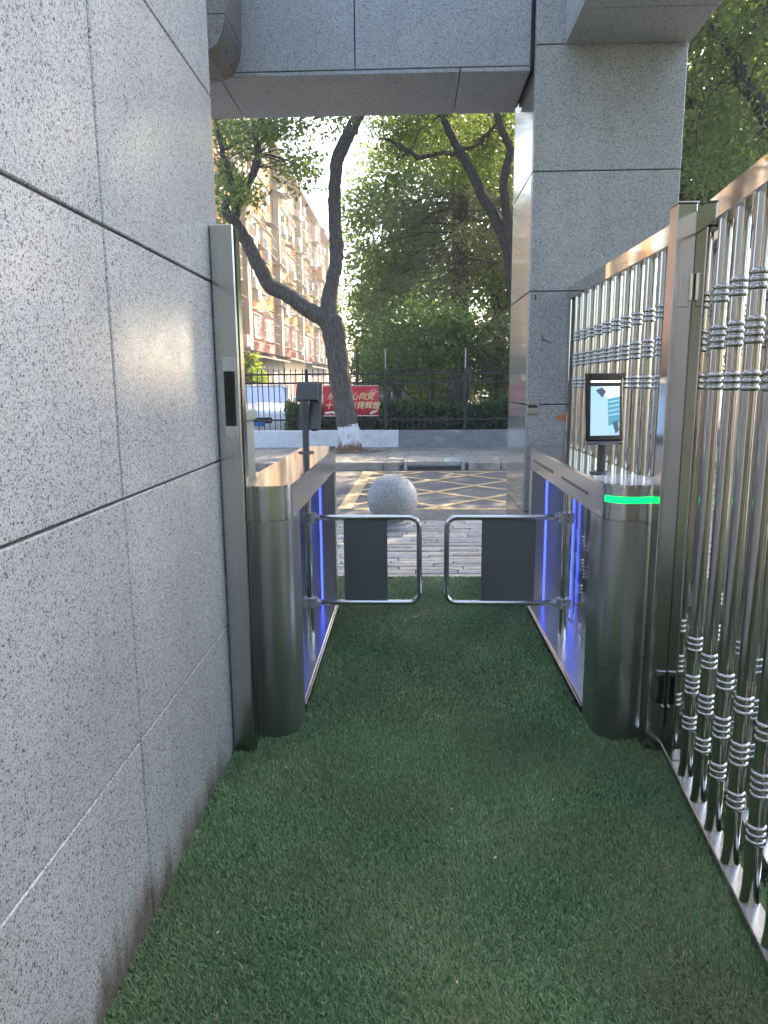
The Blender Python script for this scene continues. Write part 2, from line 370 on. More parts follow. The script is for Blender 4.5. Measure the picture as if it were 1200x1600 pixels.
# artificial turf blades
def turf():
    xs, ys = [], []
    for (x0, x1, y0, y1, dens) in ((-.675, .98, 1.0, 1.9, 125000), (-.675, .98, 1.9, 2.7, 95000), (-.675, .98, 2.7, 5.03, 52000), (.98, 2.6, 1.0, 5.03, 9000), (-.675, .98, .0, 1.0, 15000)):
        n = int((x1-x0)*(y1-y0)*dens); xs.append(rng.uniform(x0, x1, n)); ys.append(rng.uniform(y0, y1, n))
    x = np.concatenate(xs); y = np.concatenate(ys); y = y-np.where(y > 5.0, rng.uniform(0, .06, len(y)), 0); n = len(x)
    f1 = np.sin(x*7.3+np.sin(y*5.1)*1.7)+np.sin(y*8.9+np.sin(x*6.2)*2.1)
    lean = 1.5+.5*np.sin(x*2.1+y*1.3)+.35*np.sin(y*3.7-x*4.4); ang = lean+rng.normal(0, 1.1, n)
    L = rng.uniform(.013, .027, n)*(1+.10*f1); tilt = np.clip(rng.normal(.95, .35, n), .15, 1.45)
    d = np.stack([np.cos(ang)*np.sin(tilt), np.sin(ang)*np.sin(tilt), np.cos(tilt)], 1)
    sd_ = np.stack([-np.sin(ang), np.cos(ang), rng.normal(0, .25, n)], 1); wd = rng.uniform(.0011, .0021, n)*np.where(y > 2.7, 1.5, 1)
    B = np.stack([x, y, np.full(n, .003)], 1)
    mid = B+d*(L*.55)[:, None]+np.array([0, 0, 1])*(L*.16)[:, None]; tip = B+d*L[:, None]
    V = np.stack([B-sd_*wd[:, None], B+sd_*wd[:, None], mid+sd_*(wd*.8)[:, None], tip, mid-sd_*(wd*.8)[:, None]], 1).reshape(-1, 3)
    i = np.arange(n)*5
    F = np.concatenate([np.stack([i, i+1, i+2, i+4], 1)]); F2 = np.stack([i+4, i+2, i+3, i+3], 1)
    lit_track = np.exp(-((x-.12-.08*np.sin(y*1.7))/.26)**2); var = np.clip(rng.beta(2, 2.6, n)+.08*f1+.12*lit_track, 0, .93); var[rng.random(n) < .02] = 1  # paler middle band: soft light and trodden pile both put into blade colour
    # quad blade base plus quad-less tip: use quads with the tip as a narrow quad
    V2 = np.stack([B-sd_*wd[:, None], B+sd_*wd[:, None], mid+sd_*(wd*.85)[:, None], mid-sd_*(wd*.85)[:, None], tip+sd_*(wd*.15)[:, None], tip-sd_*(wd*.15)[:, None]], 1).reshape(-1, 3)
    j = np.arange(n)*6
    FF = np.concatenate([np.stack([j, j+1, j+2, j+3], 1), np.stack([j+3, j+2, j+4, j+5], 1)])
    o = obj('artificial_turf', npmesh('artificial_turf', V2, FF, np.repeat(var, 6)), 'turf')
    tag(o, 'short green artificial turf covering the passage floor', 'turf'); setting(o, 'stuff')
    del o['category']
turf()

# stone strip paving: pieces in view one by one, the rest joined
yy = 5.05; rest = MB(); row = 0
while yy < 7.22:
    h = random.choice((.075, .09, .1, .115, .13)); h = min(h, 7.24-yy)
    x = -9+random.uniform(0, .3)
    while x < 8.9:
        L = random.choice((.24, .32, .4, .5, .62)); top = random.uniform(-.004, .006)
        x1 = min(x+L, 9)
        if x1 > -.75 and x < 1.0:
            m = MB().box(x+.004, x1-.004, yy+.004, yy+h-.005, -.05, top, .006); m.build('paving_stone', 'paving', PAVE)
        else: rest.box(x+.004, x1-.004, yy+.004, yy+h-.005, -.05, top)
        x = x1
    yy += h
o = setting(rest.build('paving_remainder', 'paving', PAVE), 'stuff')

# road markings (yellow box hatching)
def strip(a, b, wd, z, name='road_marking'):
    a, b = Vector(a), Vector(b); d = (b-a).normalized(); n_ = Vector((-d.y, d.x))*wd/2
    m = MB().add([(*(a+n_), z), (*(b+n_), z), (*(b-n_), z), (*(a-n_), z)], [(0, 1, 2, 3)])
    return m.build(name, 'yellow', ROAD)
BX0, BX1, BY0, BY1 = -.70, 6.2, 7.95, 11.46
strip((-.745, BY0), (-.68, BY1+.05), .16, .0045); strip((BX0+.06, BY0), (BX1, BY0), .085, .0040); strip((BX0+.06, BY1), (BX1, BY1), .085, .0043); strip((BX1, BY0), (BX1, BY1), .16, .0046)
def clip(px_, py_, dx, dy):
    t0, t1 = -1e9, 1e9
    for p, d, lo, hi in ((px_, dx, BX0+.05, BX1), (py_, dy, BY0, BY1)):
        a, b = (lo-p)/d, (hi-p)/d; t0 = max(t0, min(a, b)); t1 = min(t1, max(a, b))
    return ((px_+dx*t0, py_+dy*t0), (px_+dx*t1, py_+dy*t1)) if t1-t0 > .15 else None
for k in range(-4, 9):
    s_ = clip(0, 8.45+1.15*k, 1, -1)
    if s_: strip(*s_, .095, .0052)
    s_ = clip(0, 7.77+1.15*k, 1, 1)
    if s_: strip(*s_, .095, .0060)

# kerb of single stones
KERB = setting(MB().box(-60, 60, 11.72, 11.83, -.3, .09).build('kerb', 'mortar'))
kx = -7.3
while kx < 8:
    L = .98
    if not (kx+L > -.16 and kx < .98): MB().box(kx+.006, kx+L-.006, 11.70, 11.845, -.1, .132+random.uniform(-.003, .003), .014).build('kerb_stone', 'kerb', KERB)
    elif kx < -.16: MB().box(kx+.006, -.165, 11.70, 11.845, -.1, .132, .014).build('kerb_stone', 'kerb', KERB)
    elif kx+L > .98: MB().box(.985, kx+L-.006, 11.70, 11.845, -.1, .131, .014).build('kerb_stone', 'kerb', KERB)
    kx += L

# ================================================================== GRANITE GATEWAY
def panelled(root, faces, mat, t=.03, gap=.0035, name='panel', b=.003):
    for f in faces: MB().box(*f, b).build(name, mat, root)
# left wall
t = thing('granite_wall', 'tall speckled grey granite wall along the left of the passage', 'wall', (-.95, 1.0, 0))
t.location = (0, 0, 0)
MB().box(-1.25, -.70, -3.2, 2.59, -.1, 3.62).build('core', 'joint', t)
zs = [-.10, .52, 1.137, 1.755, 2.378, 2.99, 3.62]; ys = [-3.2, -2.25, -1.28, -.31, .66, 1.632, 2.606]
for i in range(6):
    for j in range(6):
        dx = random.uniform(-.0012, .0012)
        MB().box(-.715, -.68+dx, ys[j]+.003, ys[j+1]-.003, zs[i]+.003, zs[i+1]-.003, .003).build('granite_panel', 'granite_wall', t)
for i in range(6): MB().box(-1.25, -.718, 2.592, 2.606, zs[i]+.003, zs[i+1]-.003, .003).build('end_panel', 'granite_wall', t)

# right pillar
t = thing('granite_pillar', 'polished grey granite pillar standing behind the right turnstile', 'pillar')
MB().box(.745, 1.55, 4.445, 5.18, -.1, 3.9).build('core', 'joint', t)
pz = [-.07, .604, 1.276, 1.948, 2.620, 3.292, 3.96]
for i in range(6):
    a, b = pz[i]+.003, pz[i+1]-.003
    MB().box(.722, 1.572, 4.42, 4.446, a, b, .003).build('granite_panel', 'granite_pillar', t)
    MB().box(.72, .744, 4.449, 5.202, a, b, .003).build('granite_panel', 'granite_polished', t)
    MB().box(1.548, 1.572, 4.449, 5.202, a, b, .003).build('granite_panel', 'granite_pillar', t)
    MB().box(.747, 1.545, 5.178, 5.204, a, b, .003).build('granite_panel', 'granite_pillar', t)
# paper scrap, latch and sticker on the pillar
o = MB().box(.815, .86, 4.412, 4.417, 1.292, 1.322, .001).build('sticker', 'orange'); o.location = (.09, 0, -.11)
tag(o, 'small orange sticker low on the granite pillar front', 'sticker')
o = thing('pillar_latch', 'small dark metal latch at the corner of the granite pillar', 'latch', (.735, 4.405, 1.27))
MB().box(-.005, .05, -.006, .013, -.012, .004, .002).build('bolt', 'iron', o); MB().box(-.005, .06, .004, .013, -.05, .04, .002).build('plate', 'steel_side', o)
hk = MB().tube([(.757, 4.419, 1.925), (.757, 4.404, 1.922), (.757, 4.400, 1.908), (.757, 4.406, 1.898)], .0045, 8).build('hook', 'iron', None, True); tag(hk, 'tiny dark metal hook high on the granite pillar front', 'hook')
for pts in (((.80, 1.700), (.806, 1.668), (.812, 1.650)), ((.812, 1.676), (.822, 1.655), (.832, 1.664), (.838, 1.648)), ((.845, 1.655), (.853, 1.643), (.862, 1.652))):
    MB().tube([(a, 4.4195, b) for a, b in pts], .0022, 6).build('ink_mark', 'iron', t)
# left pillar
t = thing('granite_gate_pier', 'granite pier beyond the left wall carrying the overhead beam', 'pillar')
MB().box(-2.42, -1.58, 4.445, 5.18, -.1, 3.9).build('core', 'joint', t)
for i in range(6):
    a, b = pz[i]+.003, pz[i+1]-.003
    MB().box(-2.45, -1.55, 4.42, 4.446, a, b, .003).build('granite_panel', 'granite_pillar', t)
    MB().box(-1.574, -1.548, 4.449, 5.202, a, b, .003).build('granite_panel', 'granite_pillar', t)
# overhead beam
t = thing('overhead_beam', 'grey granite lintel beam spanning overhead across the passage', 'beam')
MB().box(-1.54, .715, 4.49, 5.08, 3.20, 4.1).build('core', 'joint', t)
bx = [-1.545, -1.106, -.312, .703]
for a, b in ((-1.545, -.312), (-.312, .70)):
    MB().box(a+.003, b-.003, 4.46, 4.488, 3.203, 4.1, .003).build('front_panel', 'granite_beam', t)
    MB().box(a+.003, b-.003, 5.082, 5.10, 3.203, 4.1, .003).build('rear_panel', 'granite_beam', t)
for a, b in ((-1.545, -1.106), (-1.106, .297), (.297, .70)):
    MB().box(a+.003, b-.003, 4.462, 5.10, 3.175, 3.199, .003).build('soffit_panel', 'granite_beam', t)
# canopy beam above the fence
t = thing('canopy_beam', 'granite clad beam jutting forward from the top of the right pillar', 'beam')
MB().box(.905, 1.55, 3.05, 4.41, 3.31, 4.1).build('core', 'joint', t)
for a, b in ((3.05, 3.62), (3.62, 4.02), (4.02, 4.415)):
    MB().box(.88, 1.576, a+.003, b-.003, 3.283, 3.308, .003).build('soffit_panel', 'granite_beam', t)
    MB().box(.88, .903, a+.003, b-.003, 3.312, 4.1, .003).build('side_panel', 'granite_beam', t)
    MB().box(1.552, 1.576, a+.003, b-.003, 3.312, 4.1, .003).build('side_panel', 'granite_beam', t)
MB().box(.88, 1.576, 3.03, 3.05, 3.285, 4.1, .003).build('front_panel', 'granite_beam', t)
# rounded bracket top left; shade from below is put into its dark colour
t = thing('rounded_bracket', 'brown stone block darkened for shade, with rounded lower edge high beside the left wall', 'bracket')
def brack(z0, z1, r0=None):
    pts = [(-1.54, z0), (-1.54, z1)]
    prof = [(3.145, -1.14), (3.158, -1.075), (3.185, -1.022), (3.235, -.992), (3.30, -.972), (3.345, -.966), (3.70, -.957), (4.1, -.957)]
    def xx(z):
        for (a, xa), (b, xb) in zip(prof, prof[1:]):
            if a <= z <= b: return xa+(xb-xa)*(z-a)/(b-a)
        return prof[-1][1]
    zz = sorted([z1, z0]+[p[0] for p in prof if z0 < p[0] < z1], reverse=True)
    return pts+[(xx(z), z) for z in zz]
for a, b in ((3.146, 3.330), (3.334, 3.70), (3.704, 4.1)): MB().prism(brack(a, b), 4.08, 4.455, 'y').build('stone_course', 'granite_brown_shade', t)

# ================================================================== STEEL POST (left)
t = thing('steel_post', 'brushed steel square post against the end of the granite wall', 'post', (-.637, 2.537, 0))
MB().box(-.041, .041, -.047, .047, -.02, 1.94, .004).build('body', 'steel_post', t)
MB().box(-.012, .026, -.0505, -.0468, 1.262, 1.452, .001).build('magnet', 'plastic_black', t)
MB().box(.004, .012, -.0525, -.0500, 1.275, 1.44, .001).build('magnet_rib', 'rubber', t)
MB().box(-.016, .031, -.0500, -.0468, 1.452, 1.502, .0015).build('cover_plate', 'cream', t)
p_ = MB().box(-.016, .031, -.0500, -.0468, 1.218, 1.262, .0015).build('cover_plate', 'cream', t)
for dx in (-.006, .02): MB().lathe([(.003, 0), (.003, .002)], seg=10).build('screw', 'steel_side', p_, True).matrix_local = Matrix.Translation((dx, -.0498, 1.23)) @ Matrix.Rotation(R(90), 4, 'X')
MB().box(.041, .0435, -.028, -.018, -.01, 1.93, .001).build('edge_seal', 'rubber', t)

# ================================================================== TURNSTILES
def rounded(x0, x1, y0, y1, r0, r1, n=8):
    """plan outline; corner radius r0 at the near end and r1 at the far end"""
    P = []
    for cx, cy, r, a0 in ((x1-r0, y0+r0, r0, -90), (x1-r1, y1-r1, r1, 0), (x0+r1, y1-r1, r1, 90), (x0+r0, y0+r0, r0, 180)):
        for k in range(n+1): a = R(a0+90*k/n); P.append((cx+r*math.cos(a), cy+r*math.sin(a)))
    return P
def turnstile(sg, root, wing_tip, pan):
    """local frame: x=0 at the inner face, +x towards the outer side, y from the near end; sg=+1 right, -1 left"""
    W_, L_, H_ = .205, 1.775, 1.03
    def X(a): return a*sg
    def bx(x0, x1, y0, y1, z0, z1, b=0): return MB().box(X(x0), X(x1), y0, y1, z0, z1, b)
    def pr(x0, x1, y0, y1, r0, r1, z0, z1): return MB().prism([(X(u), v) for u, v in rounded(x0, x1, y0, y1, r0, r1)], z0, z1)
    pr(0, W_, 0, .235, .085, .004, -.02, .893).build('end_column', 'steel_brushed', root, True, 30)
    c2 = pr(0, W_, L_-.16, L_, .004, .085, -.02, .893).build('end_column', 'steel_brushed', root, True, 30)
    pr(0.0008, W_-.0008, .0008, L_-.0008, .085, .085, .8945, 1.018).build('top_housing', 'steel_side', root, True, 30)
    pr(-.002, W_+.002, -.002, L_+.002, .087, .087, 1.019, H_).build('top_plate', 'steel_top', root, True, 30)
    bx(.002, W_-.002, .236, L_-.161, -.02, .058, .003).build('base', 'steel_side', root)
    bx(-.004, .0015, .236, L_-.161, .0, .042, .001).build('plinth_strip', 'plastic_black', root)
    bx(-.006, .001, .236, L_-.161, .0432, .0475, .001).build('plinth_trim', 'chrome', root)
    if sg > 0:
        bx(W_-.014, W_-.008, .236, L_-.161, .0585, .8935, .001).build('back_panel', 'acrylic', root)
        for a, b in ((.30, .80), (1.02, 1.56)): bx(-.0015, .004, a, b, .948, .962, .001).build('card_slot', 'plastic_black', root)
        e = pr(-.0025, W_+.0025, -.0025, .05, .087, .002, .962, .984)
        vs = e.v; o_ = MB(); # green light band wrapped round the near end
        arc = [(u, v) for u, v in [(X(a), b) for a, b in rounded(-.0022, W_+.0022, -.0022, L_+.0022, .0872, .0872, 12)] if v < .062]
        arc.sort(key=lambda q: q[0]); n = len(arc)
        V = [(u, v, z) for z in (.962, .985) for u, v in arc]+[(u, v+.004, z) for z in (.962, .985) for u, v in arc]
        F = [(i, i+1, n+i+1, n+i) for i in range(n-1)]+[(2*n+i, 2*n+i+1, 3*n+i+1, 3*n+i) for i in range(n-1)]+[(i, i+1, 2*n+i+1, 2*n+i) for i in range(n-1)]+[(n+i, n+i+1, 3*n+i+1, 3*n+i) for i in range(n-1)]
        o_.add(V, F).build('status_light', 'led_green', root, True)['label'] = 'glowing green light band'
    else:
        bx(W_-.014, W_-.008, .236, L_-.161, .0585, .8935, .001).build('back_panel', 'steel_panel', root)
    bx(.085, .097, L_-.1665, L_-.1615, .07, .885).build('light_strip', 'led_blue', root)['label'] = 'glowing blue light strip'
    bx(W_-.020, W_-.0145, 1.32, 1.332, .07, .885).build('light_strip', 'led_blue', root)['label'] = 'glowing blue light strip'
    sx, sy = .083, 1.035
    MB().lathe([(.021, .0585), (.021, .07), (.0175, .071), (.0175, .893)], X(sx), sy, 20).build('shaft', 'chrome', root, True, 30)
    wg = bpy.data.objects.new('wing', None); COL.objects.link(wg); wg.parent = root
    zt, zb = .716, .251; tip = X(0)+wing_tip; xa = X(.055); r = .055; d = 1 if tip > xa else -1
    pts = [(xa, sy, zt)]
    pts += [(tip-d*r+d*r*math.sin(a), sy, zt-r+r*math.cos(a)) for a in [R(90*k/7) for k in range(8)]]
    pts += [(tip-d*r+d*r*math.cos(a), sy, zb+r-r*math.sin(a)) for a in [R(90*k/7) for k in range(8)]]
    pts += [(xa, sy, zb)]
    wm = MB().tube(pts, .0145, 14).build('wing_frame', 'chrome', wg, True, 50)
    MB().box(pan[0], pan[1], sy-.005, sy+.005, zb+.0135, zt-.0135, .002).build('wing_panel', 'panel_grey', wg)
    for z in (zt, zb):
        c = MB().prism([(X(.118), sy-.028), (X(.118), sy+.028), (X(.062), sy+.028), (X(.044), sy+.020), (X(.044), sy-.020), (X(.062), sy-.028)], z-.026, z+.026).build('hinge_clamp', 'clamp', wg)
        b_ = MB().tube([(X(.05), sy, z), (X(.022), sy, z)], [.0205, .018], 16).build('socket', 'clamp', c, True, 30)
        for k in (-1, 1): MB().lathe([(.004, 0), (.004, .003)], seg=8).build('bolt', 'plastic_black', c).matrix_local = Matrix.Translation((X(.085), sy-.028, z+k*.013)) @ Matrix.Rotation(R(90), 4, 'X')
LX, RX, TY = -.452, .735, 2.605
tl = thing('swing_turnstile', 'left stainless steel swing turnstile with blue lit recess next to the granite wall', 'turnstile', (LX, TY, 0), group='swing turnstiles')
turnstile(-1, tl, .052-LX, (-.348-LX, -.117-LX))
tr_ = thing('swing_turnstile', 'right stainless steel swing turnstile with glowing green light band', 'turnstile', (RX, TY, 0), group='swing turnstiles')
turnstile(1, tr_, .196-RX, (.380-RX, .662-RX))

# terminal seen from behind on the left turnstile
t = thing('card_terminal', 'dark grey access terminal seen from behind on the left turnstile', 'terminal', (-.582, 3.955, 1.030))
MB().lathe([(.045, .0), (.045, .005), (.043, .007)], seg=24).build('base_flange', 'plastic_dark', t, True, 30)
MB().lathe([(.019, .007), (.019, .24)], seg=18).build('post', 'plastic_dark', t, True, 30)
MB().lathe([(.021, .20), (.024, .215), (.026, .26), (.026, .29)], seg=18).build('neck_socket', 'plastic_dark', t, True, 30)
hd = bpy.data.objects.new('head', None); COL.objects.link(hd); hd.parent = t; hd.location = (.022, .02, .26); hd.rotation_euler = (R(-11), 0, R(-14))
MB().box(-.062, .066, .0, .022, -.135, .135, .006).build('display_back', 'plastic_dark', hd)
MB().prism([(-.03, .03), (-.03, .115), (-.018, .132), (.001, .134), (.001, .02)], -.068, .058, 'x').build('rear_housing', 'plastic_dark', hd)
MB().box(-.018, .012, -.034, -.028, .0, .022, .001).build('sticker', 'sticker', hd)
MB().box(.02, .055, -.004, .004, -.142, -.134, .001).build('port_cover', 'plastic_black', hd)
# face terminal on the right turnstile
t = thing('face_terminal', 'tablet face recognition terminal with lit screen on the right turnstile', 'terminal', (.805, 2.975, 1.030))
MB().lathe([(.045, .0), (.045, .005), (.043, .007)], seg=24).build('base_flange', 'plastic_dark', t, True, 30)
MB().lathe([(.0175, .007), (.0175, .22)], seg=18).build('post', 'plastic_dark', t, True, 30)
hd = bpy.data.objects.new('tablet', None); COL.objects.link(hd); hd.parent = t; hd.location = (-.005, -.035, .272); hd.rotation_euler = (R(-7), 0, R(9))
MB().box(-.079, .079, 0, .018, -.135, .135, .006).build('casing', 'plastic_black', hd)
MB().box(-.079, .079, -.002, .02, -.150, -.1355, .005).build('lower_bezel', 'panel_grey', hd)
MB().prism([(-.022, .118), (-.022, .137), (.012, .143), (.012, .125), (0, .118)], -.080, .080, 'x').build('sun_visor', 'plastic_black', hd)
MB().box(-.060, .064, -.0075, -.0015, .104, .1105, .001).build('light_bar', 'led_white', hd)
def scr(poly, mat, k, name='screen_image'):
    return MB().prism(poly, -.0012-.0003*k, -.0006, 'y').build(name, mat, hd)
scr([(-.064, -.112), (.060, -.112), (.064, .088), (-.060, .088)], 'scr_a', 0, 'screen')
scr([(-.02, .088), (.064, .088), (.063, .045), (.012, .036), (.0, .05)], 'scr_b', 1)
scr([(.012, .036), (.063, .046), (.060, -.06), (.014, -.075)], 'scr_c', 2)
for k in range(4): scr([(.016, .026-.018*k), (.061, .034-.018*k), (.061, .028-.018*k), (.016, .021-.018*k)], 'scr_e', 3)
scr([(-.04, .072), (-.012, .084), (.004, .066), (-.012, .042)], 'scr_d', 2)
scr([(.03, -.06), (.052, -.05), (.060, -.09), (.045, -.106)], 'scr_d', 3); scr([(.014, -.075), (.036, -.066), (.034, -.1), (.016, -.1)], 'scr_e', 3)
# crumpled plastic film
n = 26; V = []
for j in range(n):
    for i in range(n):
        u, v = i/(n-1)*2-1, j/(n-1)*2-1; rr = math.hypot(u, v); k = 1 if rr < 1e-6 else max(abs(u), abs(v))/rr
        u2, v2 = u*k, v*k; e = max(abs(u), abs(v))
        x = .838+u2*.118*(1+.08*math.sin(7*math.atan2(v, u))); y = 2.745+v2*.150*(1+.06*math.sin(5*math.atan2(v, u)))
        z = 1.033+.7*abs(.005*math.sin(9*u2+3*v2)+.004*math.sin(13*v2-5*u2)+.003*math.sin(21*u2*v2))*(.4+e*.9)
        if y < 2.612 and x < .93: z -= (2.612-y)*1.1
        V.append((x, y, z))
F = [(j*n+i, j*n+i+1, (j+1)*n+i+1, (j+1)*n+i) for j in range(n-1) for i in range(n-1)]
o = MB().add(V, F).build('plastic_film', 'film', None, False); tag(o, 'crumpled clear plastic film lying on top of the right turnstile', 'plastic film')

# ================================================================== STEEL BALUSTRADES
prof = [(.0255, 0), (.0235, .015), (.021, .04)]
def rings(zc, k, pitch=.0195):
    for i in range(k):
        c = zc+(i-(k-1)/2)*pitch
        for a in range(7): th = R(-90+30*a); prof.append((.0205+.0052*math.cos(th), c+.0080*math.sin(th)))
BZ0 = .045
for zc, k in ((.245, 3), (.385, 4), (.53, 3), (1.405, 3), (1.54, 4), (1.672, 3)): rings(zc-BZ0, k)
prof.append((.021, 1.893-BZ0))
BAL = MB().lathe(prof, seg=22).mesh('baluster', True, 50)
def balustrade(root, length, first, pitch, count, stile=True, z0=0.0):
    w2 = .03
    MB().box(.0, length, -w2, w2, 1.893, 1.968, .003).build('top_rail', 'steel_polished', root)
    MB().box(.0, length, -w2, w2, z0, BZ0, .003).build('bottom_rail', 'steel_side', root)
    if stile:
        MB().box(.004, .155, -w2+.003, w2-.003, BZ0+.001, 1.892, .003).build('stile', 'steel_polished', root)
    for k in range(count):
        o = obj('baluster', BAL, 'steel_tube', root); o.location = (first+k*pitch, 0, BZ0); o.rotation_euler = (0, 0, k*.9)
ga = math.atan2(-.9942, -.1075)
t = thing('gate_leaf', 'polished steel gate leaf with ringed tube balusters nearest the camera', 'gate', (.994, 2.555, 0), ga, 'steel gate leaves')
balustrade(t, 2.9, .25, .155, 18)
for z in (.16, 1.72):
    h = MB().tube([(-.018, -.048, z-.05), (-.018, -.048, z+.05)], .013, 12).build('hinge', 'steel_side', t, True, 40)
    MB().box(-.04, .05, -.042, -.0305, z-.045, z+.045, .002).build('hinge_plate', 'steel_side', h)
t = thing('gate_leaf', 'second steel gate leaf folded behind the front gate leaf', 'gate', (1.13, 2.54, 0), ga, 'steel gate leaves')
balustrade(t, 2.9, .262, .155, 18)
# post
t = thing('gate_post', 'square stainless steel gate post beside the right turnstile', 'post', (.931, 2.566, 0))
MB().box(-.033, .033, -.038, .038, -.02, 1.99, .003).build('body', 'steel_side', t)
MB().box(-.036, .036, -.041, .041, 1.9905, 1.996, .001).build('cap', 'steel_side', t)
hp = MB().box(-.012, .022, -.0445, -.0385, 1.655, 1.765, .002).build('hinge_plate', 'steel_side', t)
hp = MB().box(-.006, .03, -.046, -.0385, .20, .34, .002).build('latch', 'steel_side', t); MB().tube([(.012, -.052, .215), (.012, -.052, .325)], .007, 10).build('latch_bolt', 'plastic_black', hp, True)
for z in (.225, .315): MB().lathe([(.008, 0), (.008, .01)], seg=10).build('bolt_head', 'plastic_black', hp).matrix_local = Matrix.Translation((.0, -.046, z)) @ Matrix.Rotation(R(90), 4, 'X')
# fixed panel to the pillar
t = thing('fence_panel', 'fixed steel fence panel of ringed tubes between gate post and granite pillar', 'fence', (.976, 2.61, 0), R(90))
balustrade(t, 1.80, .235, .155, 10, False)
MB().box(1.705, 1.79, -.027, .027, BZ0+.001, 1.892, .003).build('stile', 'steel_polished', t)
MB().box(.02, .10, -.027, .027, BZ0+.001, 1.892, .003).build('stile', 'steel_side', t)

# ================================================================== BALL BOLLARD, CABINET, DRAIN
t = thing('ball_bollard', 'round grey granite ball bollard standing on the stone paving', 'bollard', (-.168, 6.87, 0))
pr = [(.12, -.01), (.125, .022), (.135, .03)]
a0 = -58
for k in range(20): a = R(a0+(90-a0)*k/19); pr.append((max(.249*math.cos(a), .0005), .293+.249*math.sin(a)))
MB().lathe([p for p in pr if p[1] > .075], seg=40).build('ball', 'granite_ball', t, True, 60)
MB().lathe([(.20, -.02), (.20, .035), (.185, .052), (.125, .056), (.118, .09)], seg=36).build('base', 'granite_ball', t, True, 40)
t = thing('utility_cabinet', 'pale grey green metal cabinet with a lid behind the steel post', 'cabinet', (-1.12, 4.45, 0))
t.location = (-1.14, 4.16, 0)
MB().box(-.2, .19, -.15, .15, -.03, 1.20, .01).build('body', 'box_pale', t); MB().box(-.22, .21, -.17, .17, 1.201, 1.262, .012).build('lid', 'box_pale', t)
MB().box(-.17, .16, -.156, -.1505, .08, 1.12, .003).build('door', 'box_pale', t)
t = thing('storm_drain', 'stone slab storm drain inlet set into the far kerb', 'drain', (.41, 11.8, 0))
for a, b, mt in ((-.44, -.155, 'drain_tan'), (-.15, .16, 'drain_tan'), (.165, .45, 'drain_grey')): MB().box(a, b, -.10, .46, .085, .147, .006).build('cover_slab', mt, t)
MB().box(-.50, .50, .465, .53, .06, .15, .008).build('frame_edge', 'drain_grey', t)
for a, b in ((-.50, -.445), (.455, .51)): MB().box(a, b, -.105, .463, -.05, .15, .008).build('frame_edge', 'drain_grey', t)
MB().box(-.44, .45, -.11, -.075, .062, .084, .003).build('lintel', 'panel_grey', t); MB().box(-.44, .45, -.06, .45, -.05, .075).build('inlet', 'void', t)

# ================================================================== LOW WALL AND IRON FENCE
t = thing('low_wall', 'low masonry wall under the iron fence, white on the left and bare cement on the right', 'wall')
MB().box(-14, -.225, 14.86, 15.08, -.1, .468, .012).build('painted_section', 'white_wall', t)
MB().box(-.222, 14, 14.863, 15.077, -.1, .464, .012).build('cement_section', 'cement', t)
t = thing('iron_fence', 'black iron picket fence on the low wall across the street', 'fence', (0, 14.96, .468))
FX0, FX1 = -5.35, 4.55
for z in (.22, .99, 1.17): MB().box(FX0, FX1, -.014, .014, z-.018, z+.018, .003).build('rail', 'iron', t)
PK = MB().box(-.0085, .0085, -.0085, .0085, 0, 1.235).add([(-.014, -.014, 1.2355), (.014, -.014, 1.2355), (.014, .014, 1.2355), (-.014, .014, 1.2355), (0, 0, 1.30)], [(0, 1, 2, 3), (0, 1, 4), (1, 2, 4), (2, 3, 4), (3, 0, 4)]).mesh('picket')
posts = [-.495+1.66*k for k in range(-3, 4)]
x = FX0+.05
while x < FX1:
    if min(abs(x-p) for p in posts) > .05: o = obj('picket', PK, 'iron', t); o.location = (x, 0, random.uniform(-.006, .006)); o.rotation_euler = (random.gauss(0, .006), random.gauss(0, .008), 0)
    x += .117
for p in posts:
    q = MB().box(p-.032, p+.032, -.032, .032, 0, 1.27, .004).build('post', 'iron', t)
    MB().box(p-.014, p+.014, -.014, .014, 1.271, 1.68, .003).build('pale_extension', 'iron_pale', q)
# banner
t = thing('banner', 'red propaganda banner with pale gold lettering tied to the iron fence behind the tree', 'banner', (-1.225, 14.925, 1.085))
n = 24; V = []
for j in (0, 1):
    for i in range(n+1):
        u = i/n; xx = -.588+1.176*u; sag = .006*math.sin(u*9)
        V.append((xx, sag, (-.314 if j == 0 else .314)+.012*math.sin(u*6+j)))
F = [(i, i+1, n+2+i, n+1+i) for i in range(n)]
bm_ = MB().add(V, F).build('cloth', 'red', t, True)
md = bm_.modifiers.new('thickness', 'SOLIDIFY'); md.thickness = .004
def text(s, size, mat, x, z, shear=.25, name='lettering'):
    cu = bpy.data.curves.new('text', 'FONT'); cu.body = s; cu.size = size; cu.extrude = .002; cu.align_x = 'CENTER'; cu.align_y = 'CENTER'; cu.shear = shear; cu.offset = .0015
    ob = bpy.data.objects.new('text', cu); COL.objects.link(ob); dg = bpy.context.evaluated_depsgraph_get()
    me = bpy.data.meshes.new_from_object(ob.evaluated_get(dg)); bpy.data.objects.remove(ob); me.materials.clear()
    o = obj(name, me, mat, t); o.location = (x, -.020, z); o.rotation_euler = (R(90), 0, 0); return o
text('永远一心向党', .165, 'banner_gold', -.005, .085); text('十一百年铸辉煌', .165, 'banner_gold', .03, -.105)
MB().tube([(-.55, -.012, -.255), (-.40, -.012, -.235), (-.30, -.012, -.262), (-.18, -.012, -.25)], [.03, .022, .03, .01], 6).build('cloud_print', 'banner_white', t).scale = (1, .15, 1)
MB().tube([(.40, -.012, -.27), (.47, -.012, -.235), (.56, -.012, -.20)], [.02, .03, .012], 6).build('cloud_print', 'banner_white', t).scale = (1, .15, 1)
ring_ = MB()
